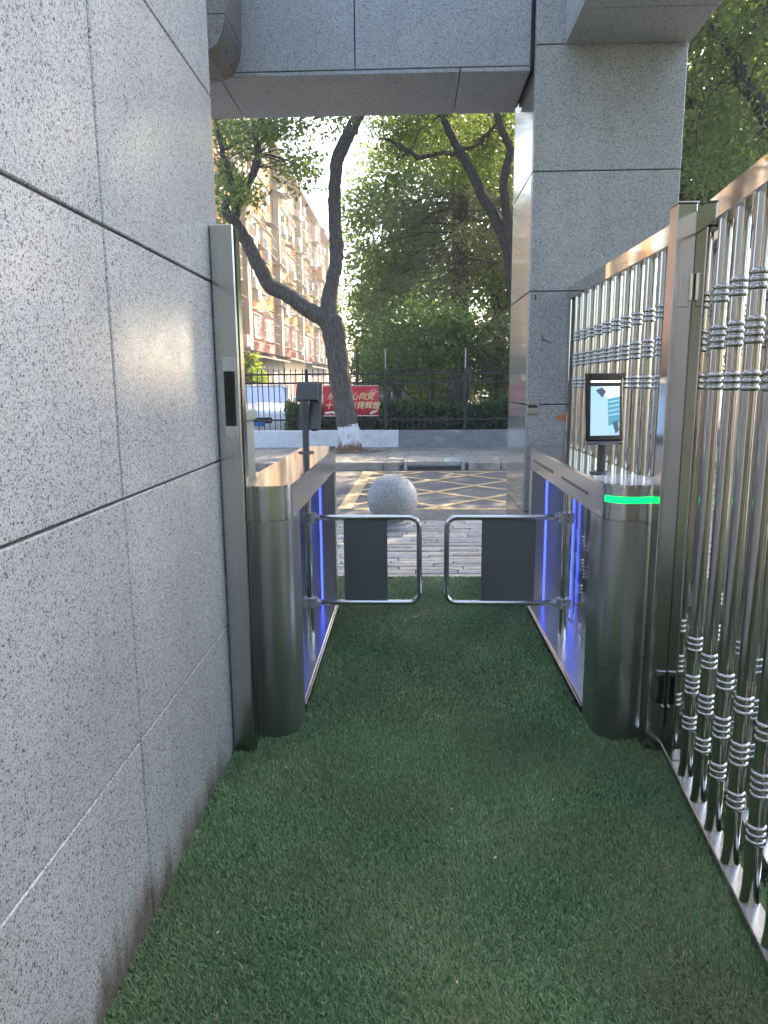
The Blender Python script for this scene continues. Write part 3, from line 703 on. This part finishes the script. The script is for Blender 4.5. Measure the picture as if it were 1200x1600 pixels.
for k in range(8): a = k/8*2*math.pi; ring_.tube([(.48+.02*math.cos(a), -.011, .19+.015*math.sin(a)), (.48+.075*math.cos(a), -.011, .19+.055*math.sin(a))], [.012, .02], 6)
ring_.build('flower_print', 'banner_pink', t).scale = (1, .3, 1)
for z in (-.31, .31): MB().box(-.58, .58, -.0135, -.0115, z-.008, z+.008).build('hem', 'banner_white', t)

# ================================================================== TREES
def crown(root, centers, sig, nleaf, L, W, mat, droop=.25, name='crown', flat=0., squash=.75, dark=0.):
    c = np.array(centers); k = rng.integers(0, len(c), nleaf); off = rng.normal(size=(nleaf, 3))*sig*np.array([1, 1, squash])
    P = c[k]+off; o_ = off/(np.linalg.norm(off, axis=1)[:, None]+1e-6)
    cv = rng.uniform(0, .35, len(c)); var = np.clip(cv[k]+rng.beta(2, 3, nleaf)*.75-dark, 0, 1)
    V, F, va = leaves(P, L, W, var, o_, droop, flat)
    return obj(name, npmesh(name, V, F, va), mat, root)
def ellipsoid(cx, cy, cz, rx, ry, rz, n, hollow=.35):
    out = []
    while len(out) < n:
        v = rng.uniform(-1, 1, 3); r = np.linalg.norm(v)
        if r > 1 or r < hollow*random.random(): continue
        out.append((cx+v[0]*rx, cy+v[1]*ry, cz+v[2]*rz))
    return out
def twigs(root, start, centers, r=.03, mat='bark', name='branch', frac=1.0):
    m = MB()
    for c in centers:
        if random.random() > frac: continue
        s_ = min(start, key=lambda q: (Vector(q)-Vector(c)).length); a, b = Vector(s_), Vector(c); md_ = (a+b)/2+Vector((random.uniform(-.2, .2), random.uniform(-.2, .2), random.uniform(-.1, .25)))
        p, rr = smooth_path([a, md_, b], [r, r*.6, r*.2], 3); m.tube(p, rr, 5)
    if m.v: m.build(name, mat, root, True)['kind'] = 'stuff'
def limb(root, pts, rad, mat='bark', name='limb', jit=.012, seg=14, k=5):
    p, r = smooth_path(pts, rad, k, jit); MB().tube(p, r, seg).build(name, mat, root, True, 80); return p

# street tree in the middle: its fork and limbs read off the photograph at its depth
Y1 = 14.0
t = thing('street_tree', 'forked street tree with whitewashed trunk base in front of the iron fence', 'tree', group='street trees')
def Q(lst, Y=Y1, dy=0): return [px(a, b, Y+dy*i/max(len(lst)-1, 1)) for i, (a, b) in enumerate(lst)]
tp = Q([(547, 712), (546, 690), (543, 665), (536, 625), (530, 580), (526, 545), (521, 515)])
limb(t, [tp[2]-Vector((0, 0, 0)), tp[3], tp[4], tp[5], tp[6], px(519, 495, Y1)], [.205, .205, .205, .215, .225, .19], name='trunk', seg=20)
limb(t, [tp[0], tp[1], tp[2]+Vector((0, 0, .02))], [.27, .225, .209], 'limewash', 'whitewashed_base', .006, 20)
l1 = limb(t, Q([(517, 512), (508, 498), (487, 487), (451, 462), (422, 447), (408, 422), (396, 398), (380, 369), (365, 346), (353, 331)], dy=-.6), [.19, .175, .15, .145, .14, .135, .125, .115, .10, .085])
l2 = limb(t, Q([(519, 508), (513, 478), (519, 442), (525, 412), (526, 383), (523, 337), (523, 298), (527, 253), (538, 225), (551, 196), (572, 150), (585, 90), (590, 20), (600, -60)], dy=.8), [.20, .16, .135, .128, .138, .125, .122, .125, .128, .12, .115, .105, .09, .07])
l3 = limb(t, Q([(353, 333), (353, 318), (366, 303), (357, 268), (346, 232), (338, 190), (330, 140)], Y1-.6, -.3), [.08, .065, .055, .05, .045, .035, .025])
l4 = limb(t, Q([(366, 345), (374, 312), (384, 290), (397, 266), (403, 242), (400, 206), (410, 186), (425, 150)], Y1-.6, .4), [.085, .075, .07, .07, .07, .062, .05, .035])
limb(t, Q([(398, 210), (420, 195), (440, 187), (455, 172)], Y1-.2), [.03, .025, .02, .01]); limb(t, Q([(348, 235), (375, 222), (398, 212)], Y1-.5), [.02, .02, .02])
limb(t, Q([(404, 240), (430, 245), (452, 252), (470, 262)], Y1-.2), [.022, .02, .014, .008])
cs = []
for (x, y, r, n_) in ((350, 200, 20, 10), (375, 225, 22, 10), (345, 270, 16, 9), (372, 300, 14, 6), (395, 300, 12, 4), (352, 312, 12, 5), (420, 205, 18, 8), (445, 200, 20, 10), (465, 190, 16, 6), (462, 245, 13, 5), (478, 262, 12, 6), (468, 282, 8, 3), (440, 262, 12, 4), (400, 190, 22, 9), (350, 340, 12, 4), (486, 250, 8, 3), (515, 190, 14, 4), (540, 180, 10, 2)):
    for _ in range(n_): cs.append(px(x+random.gauss(0, r*.55), y+random.gauss(0, r*.5), Y1+random.uniform(-1.6, 1.6)))
crown(t, cs, .14, 4000, .115, .05, 'leaf_a', .2)
twigs(t, l3+l4, [c for c in cs], .014, frac=.5)
cs2 = ellipsoid(-1.2, 13.8, 9.6, 3.6, 3.4, 2.0, 90)
crown(t, cs2, .4, 20000, .19, .09, 'leaf_a', .2, 'upper_crown'); twigs(t, l2, cs2, .03, frac=.4)

# leaning tree seen beside the right pillar
t = thing('street_tree', 'street tree with leaning dark trunk beside the right granite pillar', 'tree', group='street trees')
limb(t, [px(815, 712, Y1), px(812, 600, Y1), px(806, 470, Y1), px(796, 390, Y1)], [.2, .17, .15, .14], 'bark_dark', 'trunk', seg=16)
a = limb(t, Q([(797, 398), (782, 358), (753, 303), (732, 259), (716, 232), (693, 185), (670, 120), (640, 40)], dy=.5), [.13, .11, .095, .085, .08, .068, .05, .035], 'bark_dark')
b = limb(t, Q([(797, 392), (793, 348), (787, 282), (797, 234), (781, 196), (770, 140), (760, 60)], dy=-.4), [.11, .09, .078, .07, .062, .055, .04], 'bark_dark')
c = limb(t, Q([(722, 245), (690, 238), (655, 247), (640, 238), (618, 250)], Y1+.3), [.05, .04, .04, .03, .015], 'bark_dark'); c2_ = limb(t, Q([(655, 247), (628, 228), (600, 215)], Y1+.3), [.04, .03, .015], 'bark_dark')
d = limb(t, Q([(716, 232), (742, 228), (765, 205), (780, 190)], Y1+.3), [.04, .03, .03, .02], 'bark_dark')
cs = []
for (x, y, r, n_) in ((600, 190, 25, 14), (640, 200, 28, 20), (690, 215, 28, 16), (740, 205, 30, 22), (775, 240, 22, 14), (700, 260, 25, 10), (650, 240, 22, 10), (760, 280, 20, 8), (620, 235, 18, 8), (680, 185, 26, 14), (785, 200, 14, 8), (745, 250, 20, 8)):
    for _ in range(n_): cs.append(px(x+random.gauss(0, r*.6), y+random.gauss(0, r*.6), Y1+random.uniform(.35, 3.0)))
crown(t, cs, .2, 11500, .105, .035, 'leaf_a', .35); twigs(t, a+b+c+d, cs, .014, 'bark_dark', frac=.35)
cs2 = ellipsoid(2.4, 14.6, 11.0, 3.2, 3.8, 4.0, 170); crown(t, cs2, .45, 34000, .19, .09, 'leaf_a', .2, 'upper_crown'); twigs(t, a+b, cs2, .03, 'bark_dark', frac=.4)

# tree beyond the gate on the right
t = thing('street_tree', 'street tree above the steel gate at the right edge of the view', 'tree', group='street trees')
limb(t, [Vector((7.6, 14, -.05)), Vector((7.55, 14, 2.5)), Vector((7.3, 14, 4.6)), px(1205, 190, 14)], [.24, .2, .18, .16], 'bark_dark', 'trunk', seg=14)
a = limb(t, Q([(1205, 195), (1185, 160), (1163, 131), (1147, 87), (1113, 37), (1090, -30)], 14), [.15, .13, .11, .095, .07, .04], 'bark_dark')
b = limb(t, Q([(1205, 190), (1230, 110), (1250, 20), (1260, -60)], 14), [.15, .12, .09, .05], 'bark_dark'); c = limb(t, Q([(1165, 135), (1135, 128), (1105, 138)], 14), [.05, .035, .015], 'bark_dark'); d = limb(t, Q([(1150, 92), (1175, 50), (1200, 20)], 14), [.05, .04, .02], 'bark_dark')
cs = []
for (x, y, r, n_) in ((1100, 60, 24, 9), (1130, 30, 26, 9), (1170, 20, 26, 8), (1190, 70, 24, 9), (1105, 130, 24, 9), (1140, 160, 26, 12), (1185, 210, 26, 14), (1110, 210, 26, 14), (1150, 250, 28, 16), (1090, 270, 24, 10), (1200, 270, 24, 12), (1060, 40, 20, 8), (1230, 150, 30, 16), (1240, 60, 30, 14)):
    for _ in range(n_): cs.append(px(x+random.gauss(0, r*.6), y+random.gauss(0, r*.6), 14+random.uniform(-1.2, 2.2)))
crown(t, cs, .2, 9500, .12, .05, 'leaf_a', .25); twigs(t, a+b+c+d, cs, .016, 'bark_dark', frac=.4)
cs2 = ellipsoid(7.2, 14.8, 11.6, 3.6, 3.6, 3.8, 170); crown(t, cs2, .45, 34000, .19, .09, 'leaf_a', .2, 'upper_crown')

# cedar-like dark evergreen
t = thing('evergreen_tree', 'big dark evergreen tree with dense drooping foliage behind the iron fence', 'tree', (1.55, 23, 0))
limb(t, [(0, 0, -.1), (.05, 0, 4), (0, .1, 9), (.1, 0, 14.5)], [.34, .28, .2, .05], 'bark_dark', 'trunk', seg=14)
cs, tw = [], MB()
for k in range(130):
    z = random.uniform(3.0, 14.5); rm = 4.2*(1-(z-2.2)/14.5)**.7+.3; a = random.uniform(0, 2*math.pi); rr = rm*math.sqrt(random.uniform(.5, 1))
    for q in np.linspace(.25, 1, 6): cs.append((rr*q*math.cos(a), rr*q*math.sin(a), z-.5*q*q-.1))
    tw.tube([(0, 0, z+.1), (rr*.4*math.cos(a+.12), rr*.4*math.sin(a+.12), z+random.uniform(-.3, .3)), (rr*.75*math.cos(a), rr*.75*math.sin(a), z-random.uniform(.2, .8))], [.03, .02, .008], 5)
tw.build('branch', 'bark_dark', t)['kind'] = 'stuff'
crown(t, cs, .3, 42000, .19, .045, 'leaf_b', .7, flat=.3, squash=.6)

def broad(name, label, loc, h, r, nl, L, W, mat, tr=.2, base=.35, group=None, dark=0, ncl=110):
    t = thing(name, label, 'tree' if h > 4.2 else 'shrub', loc, 0, group)
    limb(t, [(0, 0, -.1), (random.uniform(-.2, .2), 0, h*.25), (random.uniform(-.4, .4), .1, h*.55), (random.uniform(-.4, .4), 0, h*.85)], [tr, tr*.85, tr*.6, tr*.15], 'bark_dark', 'trunk', seg=10, k=4)
    cs = ellipsoid(0, 0, h*(base+(1-base)/2), r, r, h*(1-base)/2, ncl); twigs(t, [(0, 0, h*.3), (0, 0, h*.5), (0, 0, h*.7)], cs, tr*.25, 'bark_dark', frac=.3)
    crown(t, cs, r*.17, nl, L, W, mat, .25, dark=dark); return t
broad('broadleaf_tree', 'pale green leafy tree right of the forked street tree behind the fence', (-.85, 27, 0), 10.2, 1.75, 15000, .2, .1, 'leaf_c', .2, .12, 'trees behind the fence', 0, 150)
broad('broadleaf_tree', 'broad green tree right behind the dark evergreen', (3.4, 28, 0), 13, 3.4, 15000, .26, .13, 'leaf_c', .3, .28, 'trees behind the fence')
broad('broadleaf_tree', 'tall green tree seen past the right side of the granite pillar', (10.5, 23, 0), 13, 3.6, 20000, .24, .12, 'leaf_a', .3, .15, 'trees behind the fence', 0, 150)
broad('broadleaf_tree', 'dense dark tree low behind the steel gate top rail', (7.4, 20, 0), 12.2, 3.3, 26000, .21, .10, 'leaf_b', .22, .12, 'trees behind the fence')
broad('broadleaf_tree', 'tall background tree closing the gap behind the evergreen crown', (6.2, 33, 0), 17, 4.4, 16000, .32, .16, 'leaf_a', .35, .15, 'trees behind the fence')
broad('broadleaf_tree', 'far tree rising beyond the street tree at the right edge', (16, 29, 0), 15, 4.6, 17000, .32, .16, 'leaf_b', .35, .12, 'trees behind the fence')
broad('broadleaf_tree', 'green tree low behind the car park', (.2, 37, 0), 8, 3.2, 12000, .26, .13, 'leaf_c', .25, .1, 'trees behind the fence')
broad('leafy_shrub', 'spreading leafy shrub with arching sprays just behind the fence', (.35, 17.0, 0), 3.3, 1.35, 9500, .10, .05, 'leaf_d', .07, .45, 'shrubs behind the fence', 0, 120)
broad('leafy_shrub', 'dark leafy shrub behind the fence next to the pillar', (2.1, 16.9, 0), 2.9, 1.0, 7500, .10, .05, 'leaf_b', .07, .42, 'shrubs behind the fence', 0, 90)
broad('leafy_shrub', 'small green shrub behind the fence between trunk and banner', (-.75, 18.6, 0), 2.6, .8, 5000, .11, .05, 'leaf_c', .06, .4, 'shrubs behind the fence', 0, 60)
broad('sunlit_bush', 'yellow green sunlit bush seen low through the fence', (1.0, 25.5, 0), 2.4, 1.5, 6000, .18, .09, 'leaf_y', .07, .02, 'sunlit bushes', 0, 80)
broad('sunlit_bush', 'yellow green sunlit bush low beside the granite pillar', (3.4, 23.5, 0), 2.4, 1.3, 6000, .18, .09, 'leaf_y', .07, .02, 'sunlit bushes', 0, 80)
broad('sunlit_bush', 'small yellow green bush below the apartment block shops', (-6.6, 30, 0), 2.8, .7, 3000, .14, .07, 'leaf_y', .06, .1, 'sunlit bushes', 0, 40)
# arching sprays
t = thing('arching_spray', 'pale leafy sprays arching out of the shrubs above the fence', 'branch')
for pts in (((705, 520), (722, 505), (745, 497)), ((690, 532), (722, 518), (760, 512), (785, 512)), ((700, 545), (740, 540), (780, 548))):
    p, r = smooth_path(Q(pts, 16.6), [.012]*len(pts), 5); s0 = MB().tube(p, r, 5).build('stem', 'bark', t)
    P = np.array([list(q+Vector((random.gauss(0, .03), random.gauss(0, .05), random.gauss(0, .03)))) for q in p for _ in range(22)])
    V, F, va = leaves(P, .10, .055, rng.uniform(.3, 1, len(P)), None, .1); obj('foliage', npmesh('spray', V, F, va), 'leaf_c', s0)
# hedge
t = thing('clipped_hedge', 'dark green clipped hedge right behind the iron fence', 'hedge', (1.7, 15.75, 0))
nH = 30000; P = np.stack([rng.uniform(-4.4, 4.6, nH), rng.uniform(-.42, .42, nH), rng.uniform(.12, .95, nH)], 1)
sel = rng.random(nH); P[:, 1] = np.where(sel < .5, -.42+np.abs(rng.normal(0, .06, nH)), P[:, 1]); P[:, 2] = np.where(sel > .6, .93+.06*np.sin(P[:, 0]*2.2)+rng.normal(0, .05, nH), P[:, 2])
V, F, va = leaves(P, .085, .045, rng.beta(2, 2.5, nH), None, -.3); obj('foliage', npmesh('hedge', V, F, va), 'leaf_d', t)
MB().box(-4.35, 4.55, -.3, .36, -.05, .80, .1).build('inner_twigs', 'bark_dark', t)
# bare pale trunk and posts among the bushes
t = thing('tree_stump_post', 'pale brown tree trunk standing behind the fence right of the banner', 'trunk'); limb(t, [(-.30, 18.4, -.05), (-.30, 18.4, 1.2), (-.26, 18.4, 2.6)], [.13, .115, .10], 'bark', 'trunk')
t = thing('wooden_stake', 'thin pale stake behind the fence right of the forked tree', 'stake'); limb(t, [px(558, 640, 16.4), px(558, 545, 16.4)], [.035, .035], 'bark', 'pole', .001, 8)
# litter at the tree foot
o = MB()
for _ in range(260):
    a = random.uniform(0, 6.28); rr = .22+abs(random.gauss(0, .25)); x, y = -1.17+rr*1.3*math.cos(a), 13.85+rr*math.sin(a)*.9; z = .121+random.uniform(0, .03); L = random.uniform(.02, .05); b = random.uniform(0, 6.28)
    o.add([(x, y, z), (x+L*math.cos(b), y+L*math.sin(b), z+.01), (x+L*.6*math.cos(b+.7), y+L*.6*math.sin(b+.7), z+.02)], [(0, 1, 2)])
o = o.build('leaf_litter', 'litter'); setting(o, 'stuff'); o['label'] = 'dry fallen leaves round the foot of the forked street tree'
m = MB(); n = 28; V = [(-1.17, 13.9, .15)]+[(-1.17+(.72+.1*math.sin(i*2.3))*math.cos(i/n*6.283), 13.9+(.5+.06*math.sin(i*1.7))*math.sin(i/n*6.283), .113) for i in range(n)]
o = m.add(V, [(0, 1+i, 1+(i+1) % n) for i in range(n)]).build('tree_pit', 'soil', None, True); setting(o)

o = MB()
for _ in range(46):
    x, y = random.uniform(-.6, .85), random.uniform(1.2, 4.9); z = .024+random.uniform(0, .008); L = random.uniform(.004, .013); b = random.uniform(0, 6.28)
    o.add([(x, y, z), (x+L*math.cos(b), y+L*math.sin(b), z+.003), (x+L*.7*math.cos(b+.8), y+L*.7*math.sin(b+.8), z+.004)], [(0, 1, 2)])
o = o.build('turf_litter', 'litter_pale'); setting(o, 'stuff'); o['label'] = 'pale specks of paper and dry leaf scattered on the turf'
# ================================================================== CARS
def car(label, loc, rz, paint, ws='windscreen'):
    t = thing('parked_car', label, 'car', loc, rz, 'parked cars')
    # sections along the length: y (front = -2.2), half width, z bottom, z top of lower body
    secs = [(-2.22, .62, .34, .60), (-2.16, .78, .26, .70), (-1.95, .86, .22, .80), (-1.3, .89, .2, .92), (-.6, .90, .2, .96), (.6, .90, .2, .97), (1.5, .89, .22, .98), (2.0, .84, .26, .96), (2.18, .72, .36, .86)]
    V, F = [], []
    for y, hw, zb, zt in secs:
        ring = [(-hw*.86, zb), (-hw, zb+.16), (-hw, (zb+zt)/2+.06), (-hw*.95, zt-.08), (-hw*.80, zt), (0, zt+.025), (hw*.80, zt), (hw*.95, zt-.08), (hw, (zb+zt)/2+.06), (hw, zb+.16), (hw*.86, zb)]
        V += [(x, y, z) for x, z in ring]
    n = 11
    for j in range(len(secs)-1): F += [(j*n+i, j*n+(i+1) % n, (j+1)*n+(i+1) % n, (j+1)*n+i) for i in range(n)]
    F += [tuple(range(n)), tuple((len(secs)-1)*n+i for i in range(n))]
    MB().add(V, F).build('body', paint, t, True, 35)
    cab = [(-1.05, .70, .95), (-.35, .60, 1.40), (.1, .60, 1.455), (.8, .60, 1.44), (1.25, .56, 1.36), (1.85, .68, .97)]
    top = [(y, hw, z) for y, hw, z in cab]
    V = [(s_*hw, y, z) for y, hw, z in top for s_ in (-1, 1)]; base = [(s_*.78, y, .955) for y, hw, z in top for s_ in (-1, 1)]
    rf = MB().add([V[2], V[3], V[4], V[5], V[6], V[7], V[8], V[9], *(Vector(q)-Vector((0, 0, .05)) for q in V[2:10])], [(0, 1, 3, 2), (2, 3, 5, 4), (4, 5, 7, 6), (0, 2, 10, 8), (2, 4, 12, 10), (4, 6, 14, 12), (1, 3, 11, 9), (3, 5, 13, 11), (5, 7, 15, 13), (0, 1, 9, 8), (6, 7, 15, 14), (8, 9, 11, 10), (10, 11, 13, 12), (12, 13, 15, 14)]).build('roof', paint, t, True, 40)
    MB().add([(-.74, -1.08, .945), (.74, -1.08, .945), (.575, -.36, 1.365), (-.575, -.36, 1.365), (-.74, -1.04, .93), (.74, -1.04, .93), (.575, -.30, 1.35), (-.575, -.30, 1.35)], [(0, 1, 2, 3), (4, 5, 6, 7), (0, 1, 5, 4), (1, 2, 6, 5), (2, 3, 7, 6), (3, 0, 4, 7)]).build('windscreen', ws, t)
    MB().add([(-.72, 1.86, .955), (.72, 1.86, .955), (.54, 1.25, 1.33), (-.54, 1.25, 1.33), (-.72, 1.82, .94), (.72, 1.82, .94), (.54, 1.2, 1.31), (-.54, 1.2, 1.31)], [(0, 1, 2, 3), (4, 5, 6, 7), (0, 1, 5, 4), (1, 2, 6, 5), (2, 3, 7, 6), (3, 0, 4, 7)]).build('rear_window', 'glass', t)
    for s_ in (-1, 1):
        MB().prism([(-1.0, .955), (1.75, .96), (1.2, 1.33), (.1, 1.40), (-.36, 1.345)], s_*.60, s_*.735, 'x').build('side_window', 'glass', t)
        MB().prism([(-2.10, .60), (-2.12, .70), (-1.80, .79), (-1.82, .66)], s_*.50, s_*.845, 'x').build('headlight', 'lamp_lens', t)
        mr = MB().box(s_*.88, s_*1.04, -.80, -.68, .95, 1.08, .03).build('mirror', paint, t)
        for y in (-1.38, 1.32):
            wl = MB().tube([(s_*.70, y, .32), (s_*.905, y, .32)], .32, 24).build('wheel', 'rubber', t, True, 40); MB().tube([(s_*.90, y, .32), (s_*.912, y, .32)], .2, 18).build('rim', 'chrome', wl, True, 40)
    MB().box(-.42, .42, -2.235, -2.17, .44, .60, .02).build('grille', 'plastic_black', t); MB().box(-.22, .22, -2.25, -2.236, .37, .48, .004).build('number_plate', 'plate_blue', t)
car('white car facing the fence at the left, behind the turnstile terminal', (-4.15, 20.2, .02), R(6), 'car_white')
car('silver car parked behind the white car beyond the forked trunk', (-2.05, 23.6, .02), R(-4), 'car_silver')
car('dark car behind the iron fence right of the red banner', (-.95, 21.0, .02), R(12), 'car_dark', 'glass')

# ================================================================== APARTMENT BLOCK
t = thing('apartment_building', 'long six storey apartment block of pink and cream walls with caged windows', 'building', (-9, 24, 0))
LEN, FLH, NF = 66, 2.62, 6
for k in range(NF): MB().box(-11, 0, 0, LEN, k*FLH+.6-(.7 if k == 0 else 0), (k+1)*FLH+.6-.001, 0).build('storey', 'facade_pink' if k < 2 else 'facade_cream', t)
rf = MB().box(-11.5, .62, -.5, LEN+.5, NF*FLH+.6, NF*FLH+.82, .03).build('roof_slab', 'facade_brown', t); MB().box(-11.2, -1.2, -.2, LEN+.2, NF*FLH+.822, NF*FLH+1.0).build('parapet', 'facade_cream', rf)
for k in range(1, NF): MB().box(.001, .09, 0, LEN, k*FLH+.55, k*FLH+.68).build('band', 'facade_white', t)
WIN = MB().box(0, .05, -.75, .75, 0, 1.45).mesh('window_frame'); PANE = MB().box(.051, .056, -.69, -.03, .06, 1.39).box(.051, .056, .03, .69, .06, 1.39).mesh('window_pane')
cg = MB()
for i in range(11): y = -.85+i*.17; cg.box(.60, .62, y-.011, y+.011, -.1, 1.6)
for z in (-.1, .45, 1.0, 1.58): cg.box(.06, .625, -.87, -.845, z-.015, z+.015).box(.06, .625, .845, .87, z-.015, z+.015).box(.60, .625, -.87, .87, z-.015, z+.015)
cg.box(.06, .62, -.87, .87, -.13, -.10); CAGE = cg.mesh('security_cage')
AWN = MB().add([(.05, -.95, 1.95), (.05, .95, 1.95), (.85, .95, 1.65), (.85, -.95, 1.65), (.05, -.95, 1.92), (.05, .95, 1.92), (.85, .95, 1.62), (.85, -.95, 1.62)], [(0, 1, 2, 3), (4, 5, 6, 7), (0, 1, 5, 4), (1, 2, 6, 5), (2, 3, 7, 6), (3, 0, 4, 7)]).mesh('awning')
ACU = MB().box(.12, .46, -.42, .42, 0, .58, .02).mesh('air_conditioner')
fan = MB().tube([(.461, 0, .29), (.475, 0, .29)], .22, 16).mesh('fan_grille', True)
BAL_ = MB().box(.02, 1.0, -1.5, 1.5, -.12, 0).box(.94, 1.0, -1.5, 1.5, .001, .95).box(.02, .939, -1.5, -1.44, .001, .95).box(.02, .939, 1.44, 1.5, .001, .95).mesh('balcony')
def inst(nm, me, mat, par, loc):
    if not me.materials: me.materials.append(M[mat])
    o = bpy.data.objects.new(nm, me); COL.objects.link(o); o.parent = par; o.location = loc; return o
for me, mt in ((CAGE, 'cage'), (AWN, 'roof_grey')): me.materials.append(M[mt])
CAGE2 = CAGE.copy(); CAGE2.materials.clear(); CAGE2.materials.append(M['cage_dark'])
yc = 2.0; col = 0
while yc < LEN-1.5:
    for k in range(NF):
        z = k*FLH+1.55
        wv = inst('window', WIN, 'facade_white', t, (0.001, yc, z)); inst('pane', PANE, 'glass', wv, (0, 0, 0))
        q = random.random()
        if q < .62: c_ = inst('security_cage', CAGE if random.random() < .6 else CAGE2, None, t, (0, yc, z))
        if random.random() < .45: inst('awning', AWN, None, t, (0, yc, z))
        for _ in range(random.choice((0, 1, 1, 2))):
            ac = inst('air_conditioner', ACU, 'ac_white', t, (.1, yc+random.choice((-1.35, 1.35))+random.uniform(-.1, .1), z-.75+random.uniform(0, 1.2))); inst('fan_grille', fan, 'roof_grey', ac, (0, 0, 0))
        if col % 4 == 1 and 0 < k and random.random() < .13: inst('balcony', BAL_, 'facade_cream', t, (0, yc+.0, z-.75))
    yc += 3.3; col += 1
yc = 5.3
while yc < LEN:
    MB().box(.001, .42, yc-.34, yc+.34, .0, NF*FLH+.598).build('pilaster', 'facade_white', t)
    MB().tube([(.14, yc+1.0, .5), (.14, yc+1.0, NF*FLH+.5)], .07, 8).build('drain_pipe', 'facade_white', t, True)
    yc += 9.9
# shops in front
for i, (y0, y1, h) in enumerate(((30, 38.5, 2.7), (39, 47, 2.9), (47.4, 58, 2.7), (58.5, 72, 3.0))):
    s_ = thing('shop_shed', ['low grey shed nearest below the apartment block', 'low shed second along the foot of the apartment block', 'low shed third along the foot of the apartment block', 'farthest low shed at the foot of the apartment block'][i], 'shed', (-8.3, y0, 0), 0, 'sheds below the apartment block')
    L = y1-y0; MB().box(-.6, 1.5, 0, L, -.05, h).build('wall', 'facade_white' if i % 2 else 'cement', s_)
    MB().add([(-.65, -.2, h+.55), (-.65, L+.2, h+.55), (1.9, L+.2, h+.02), (1.9, -.2, h+.02), (-.65, -.2, h+.47), (-.65, L+.2, h+.47), (1.9, L+.2, h-.06), (1.9, -.2, h-.06)], [(0, 1, 2, 3), (4, 5, 6, 7), (0, 1, 5, 4), (1, 2, 6, 5), (2, 3, 7, 6), (3, 0, 4, 7)]).build('roof', 'roof_grey', s_)
    for k in range(int(L//2.4)): d_ = MB().box(1.501, 1.54, .5+k*2.4, 2.0+k*2.4, .1, 2.1).build('shutter', 'facade_brown' if k % 2 else 'cage', s_)

# building added behind the camera to block back sky and darken steel reflections
t = thing('blocker_building', 'plain building added behind the viewer to block sky and darken steel reflections', 'building', (0, -18, 0))
MB().box(-22, 22, -6, 0, -.1, 12.4).build('wall', 'blocker', t)
for k in range(3):
    for i in range(9): wv = MB().box(-20+i*4.6, -17.6+i*4.6, .001, .06, 1+k*3.4, 2.9+k*3.4).build('window', 'facade_white', t); MB().box(-19.9+i*4.6, -17.7+i*4.6, .061, .07, 1.1+k*3.4, 2.8+k*3.4).build('pane', 'glass', wv)

for x, y, h, rr, lb in ((-6, -9.5, 8, 3.0, 'left of the middle one'), (0.5, -11, 9, 3.2, 'in the middle of the row'), (6.5, -9, 8.5, 3.0, 'right of the middle one'), (12, -10, 9, 3.4, 'at the right end of the row'), (-12, -11, 9, 3.4, 'at the left end of the row')):
    broad('added_reflection_tree', 'unseen leafy tree added behind the viewer to darken steel reflections, '+lb, (x, y, 0), h, rr, 5000, .42, .24, 'leaf_d', .2, .08, 'added reflection trees', .2, 70)  # unseen row of trees, added to darken what the steel reflects
# air: an added thin haze volume standing in for lens glare
hz = MB().box(-70, 70, -30, 130, -1.4, 24).build('glare_haze', None); hz['kind'] = 'stuff'
hm = bpy.data.materials.new('glare_haze_air'); hm.use_nodes = True; h_ = hm.node_tree; h_.nodes.remove(h_.nodes['Principled BSDF'])
pv = h_.nodes.new('ShaderNodeVolumePrincipled'); pv.inputs['Color'].default_value = (.93, .96, 1, 1); pv.inputs["Density"].default_value = .0018; pv.inputs['Anisotropy'].default_value = .3
h_.links.new(pv.outputs[0], h_.nodes['Material Output'].inputs['Volume']); hz.data.materials.append(hm)
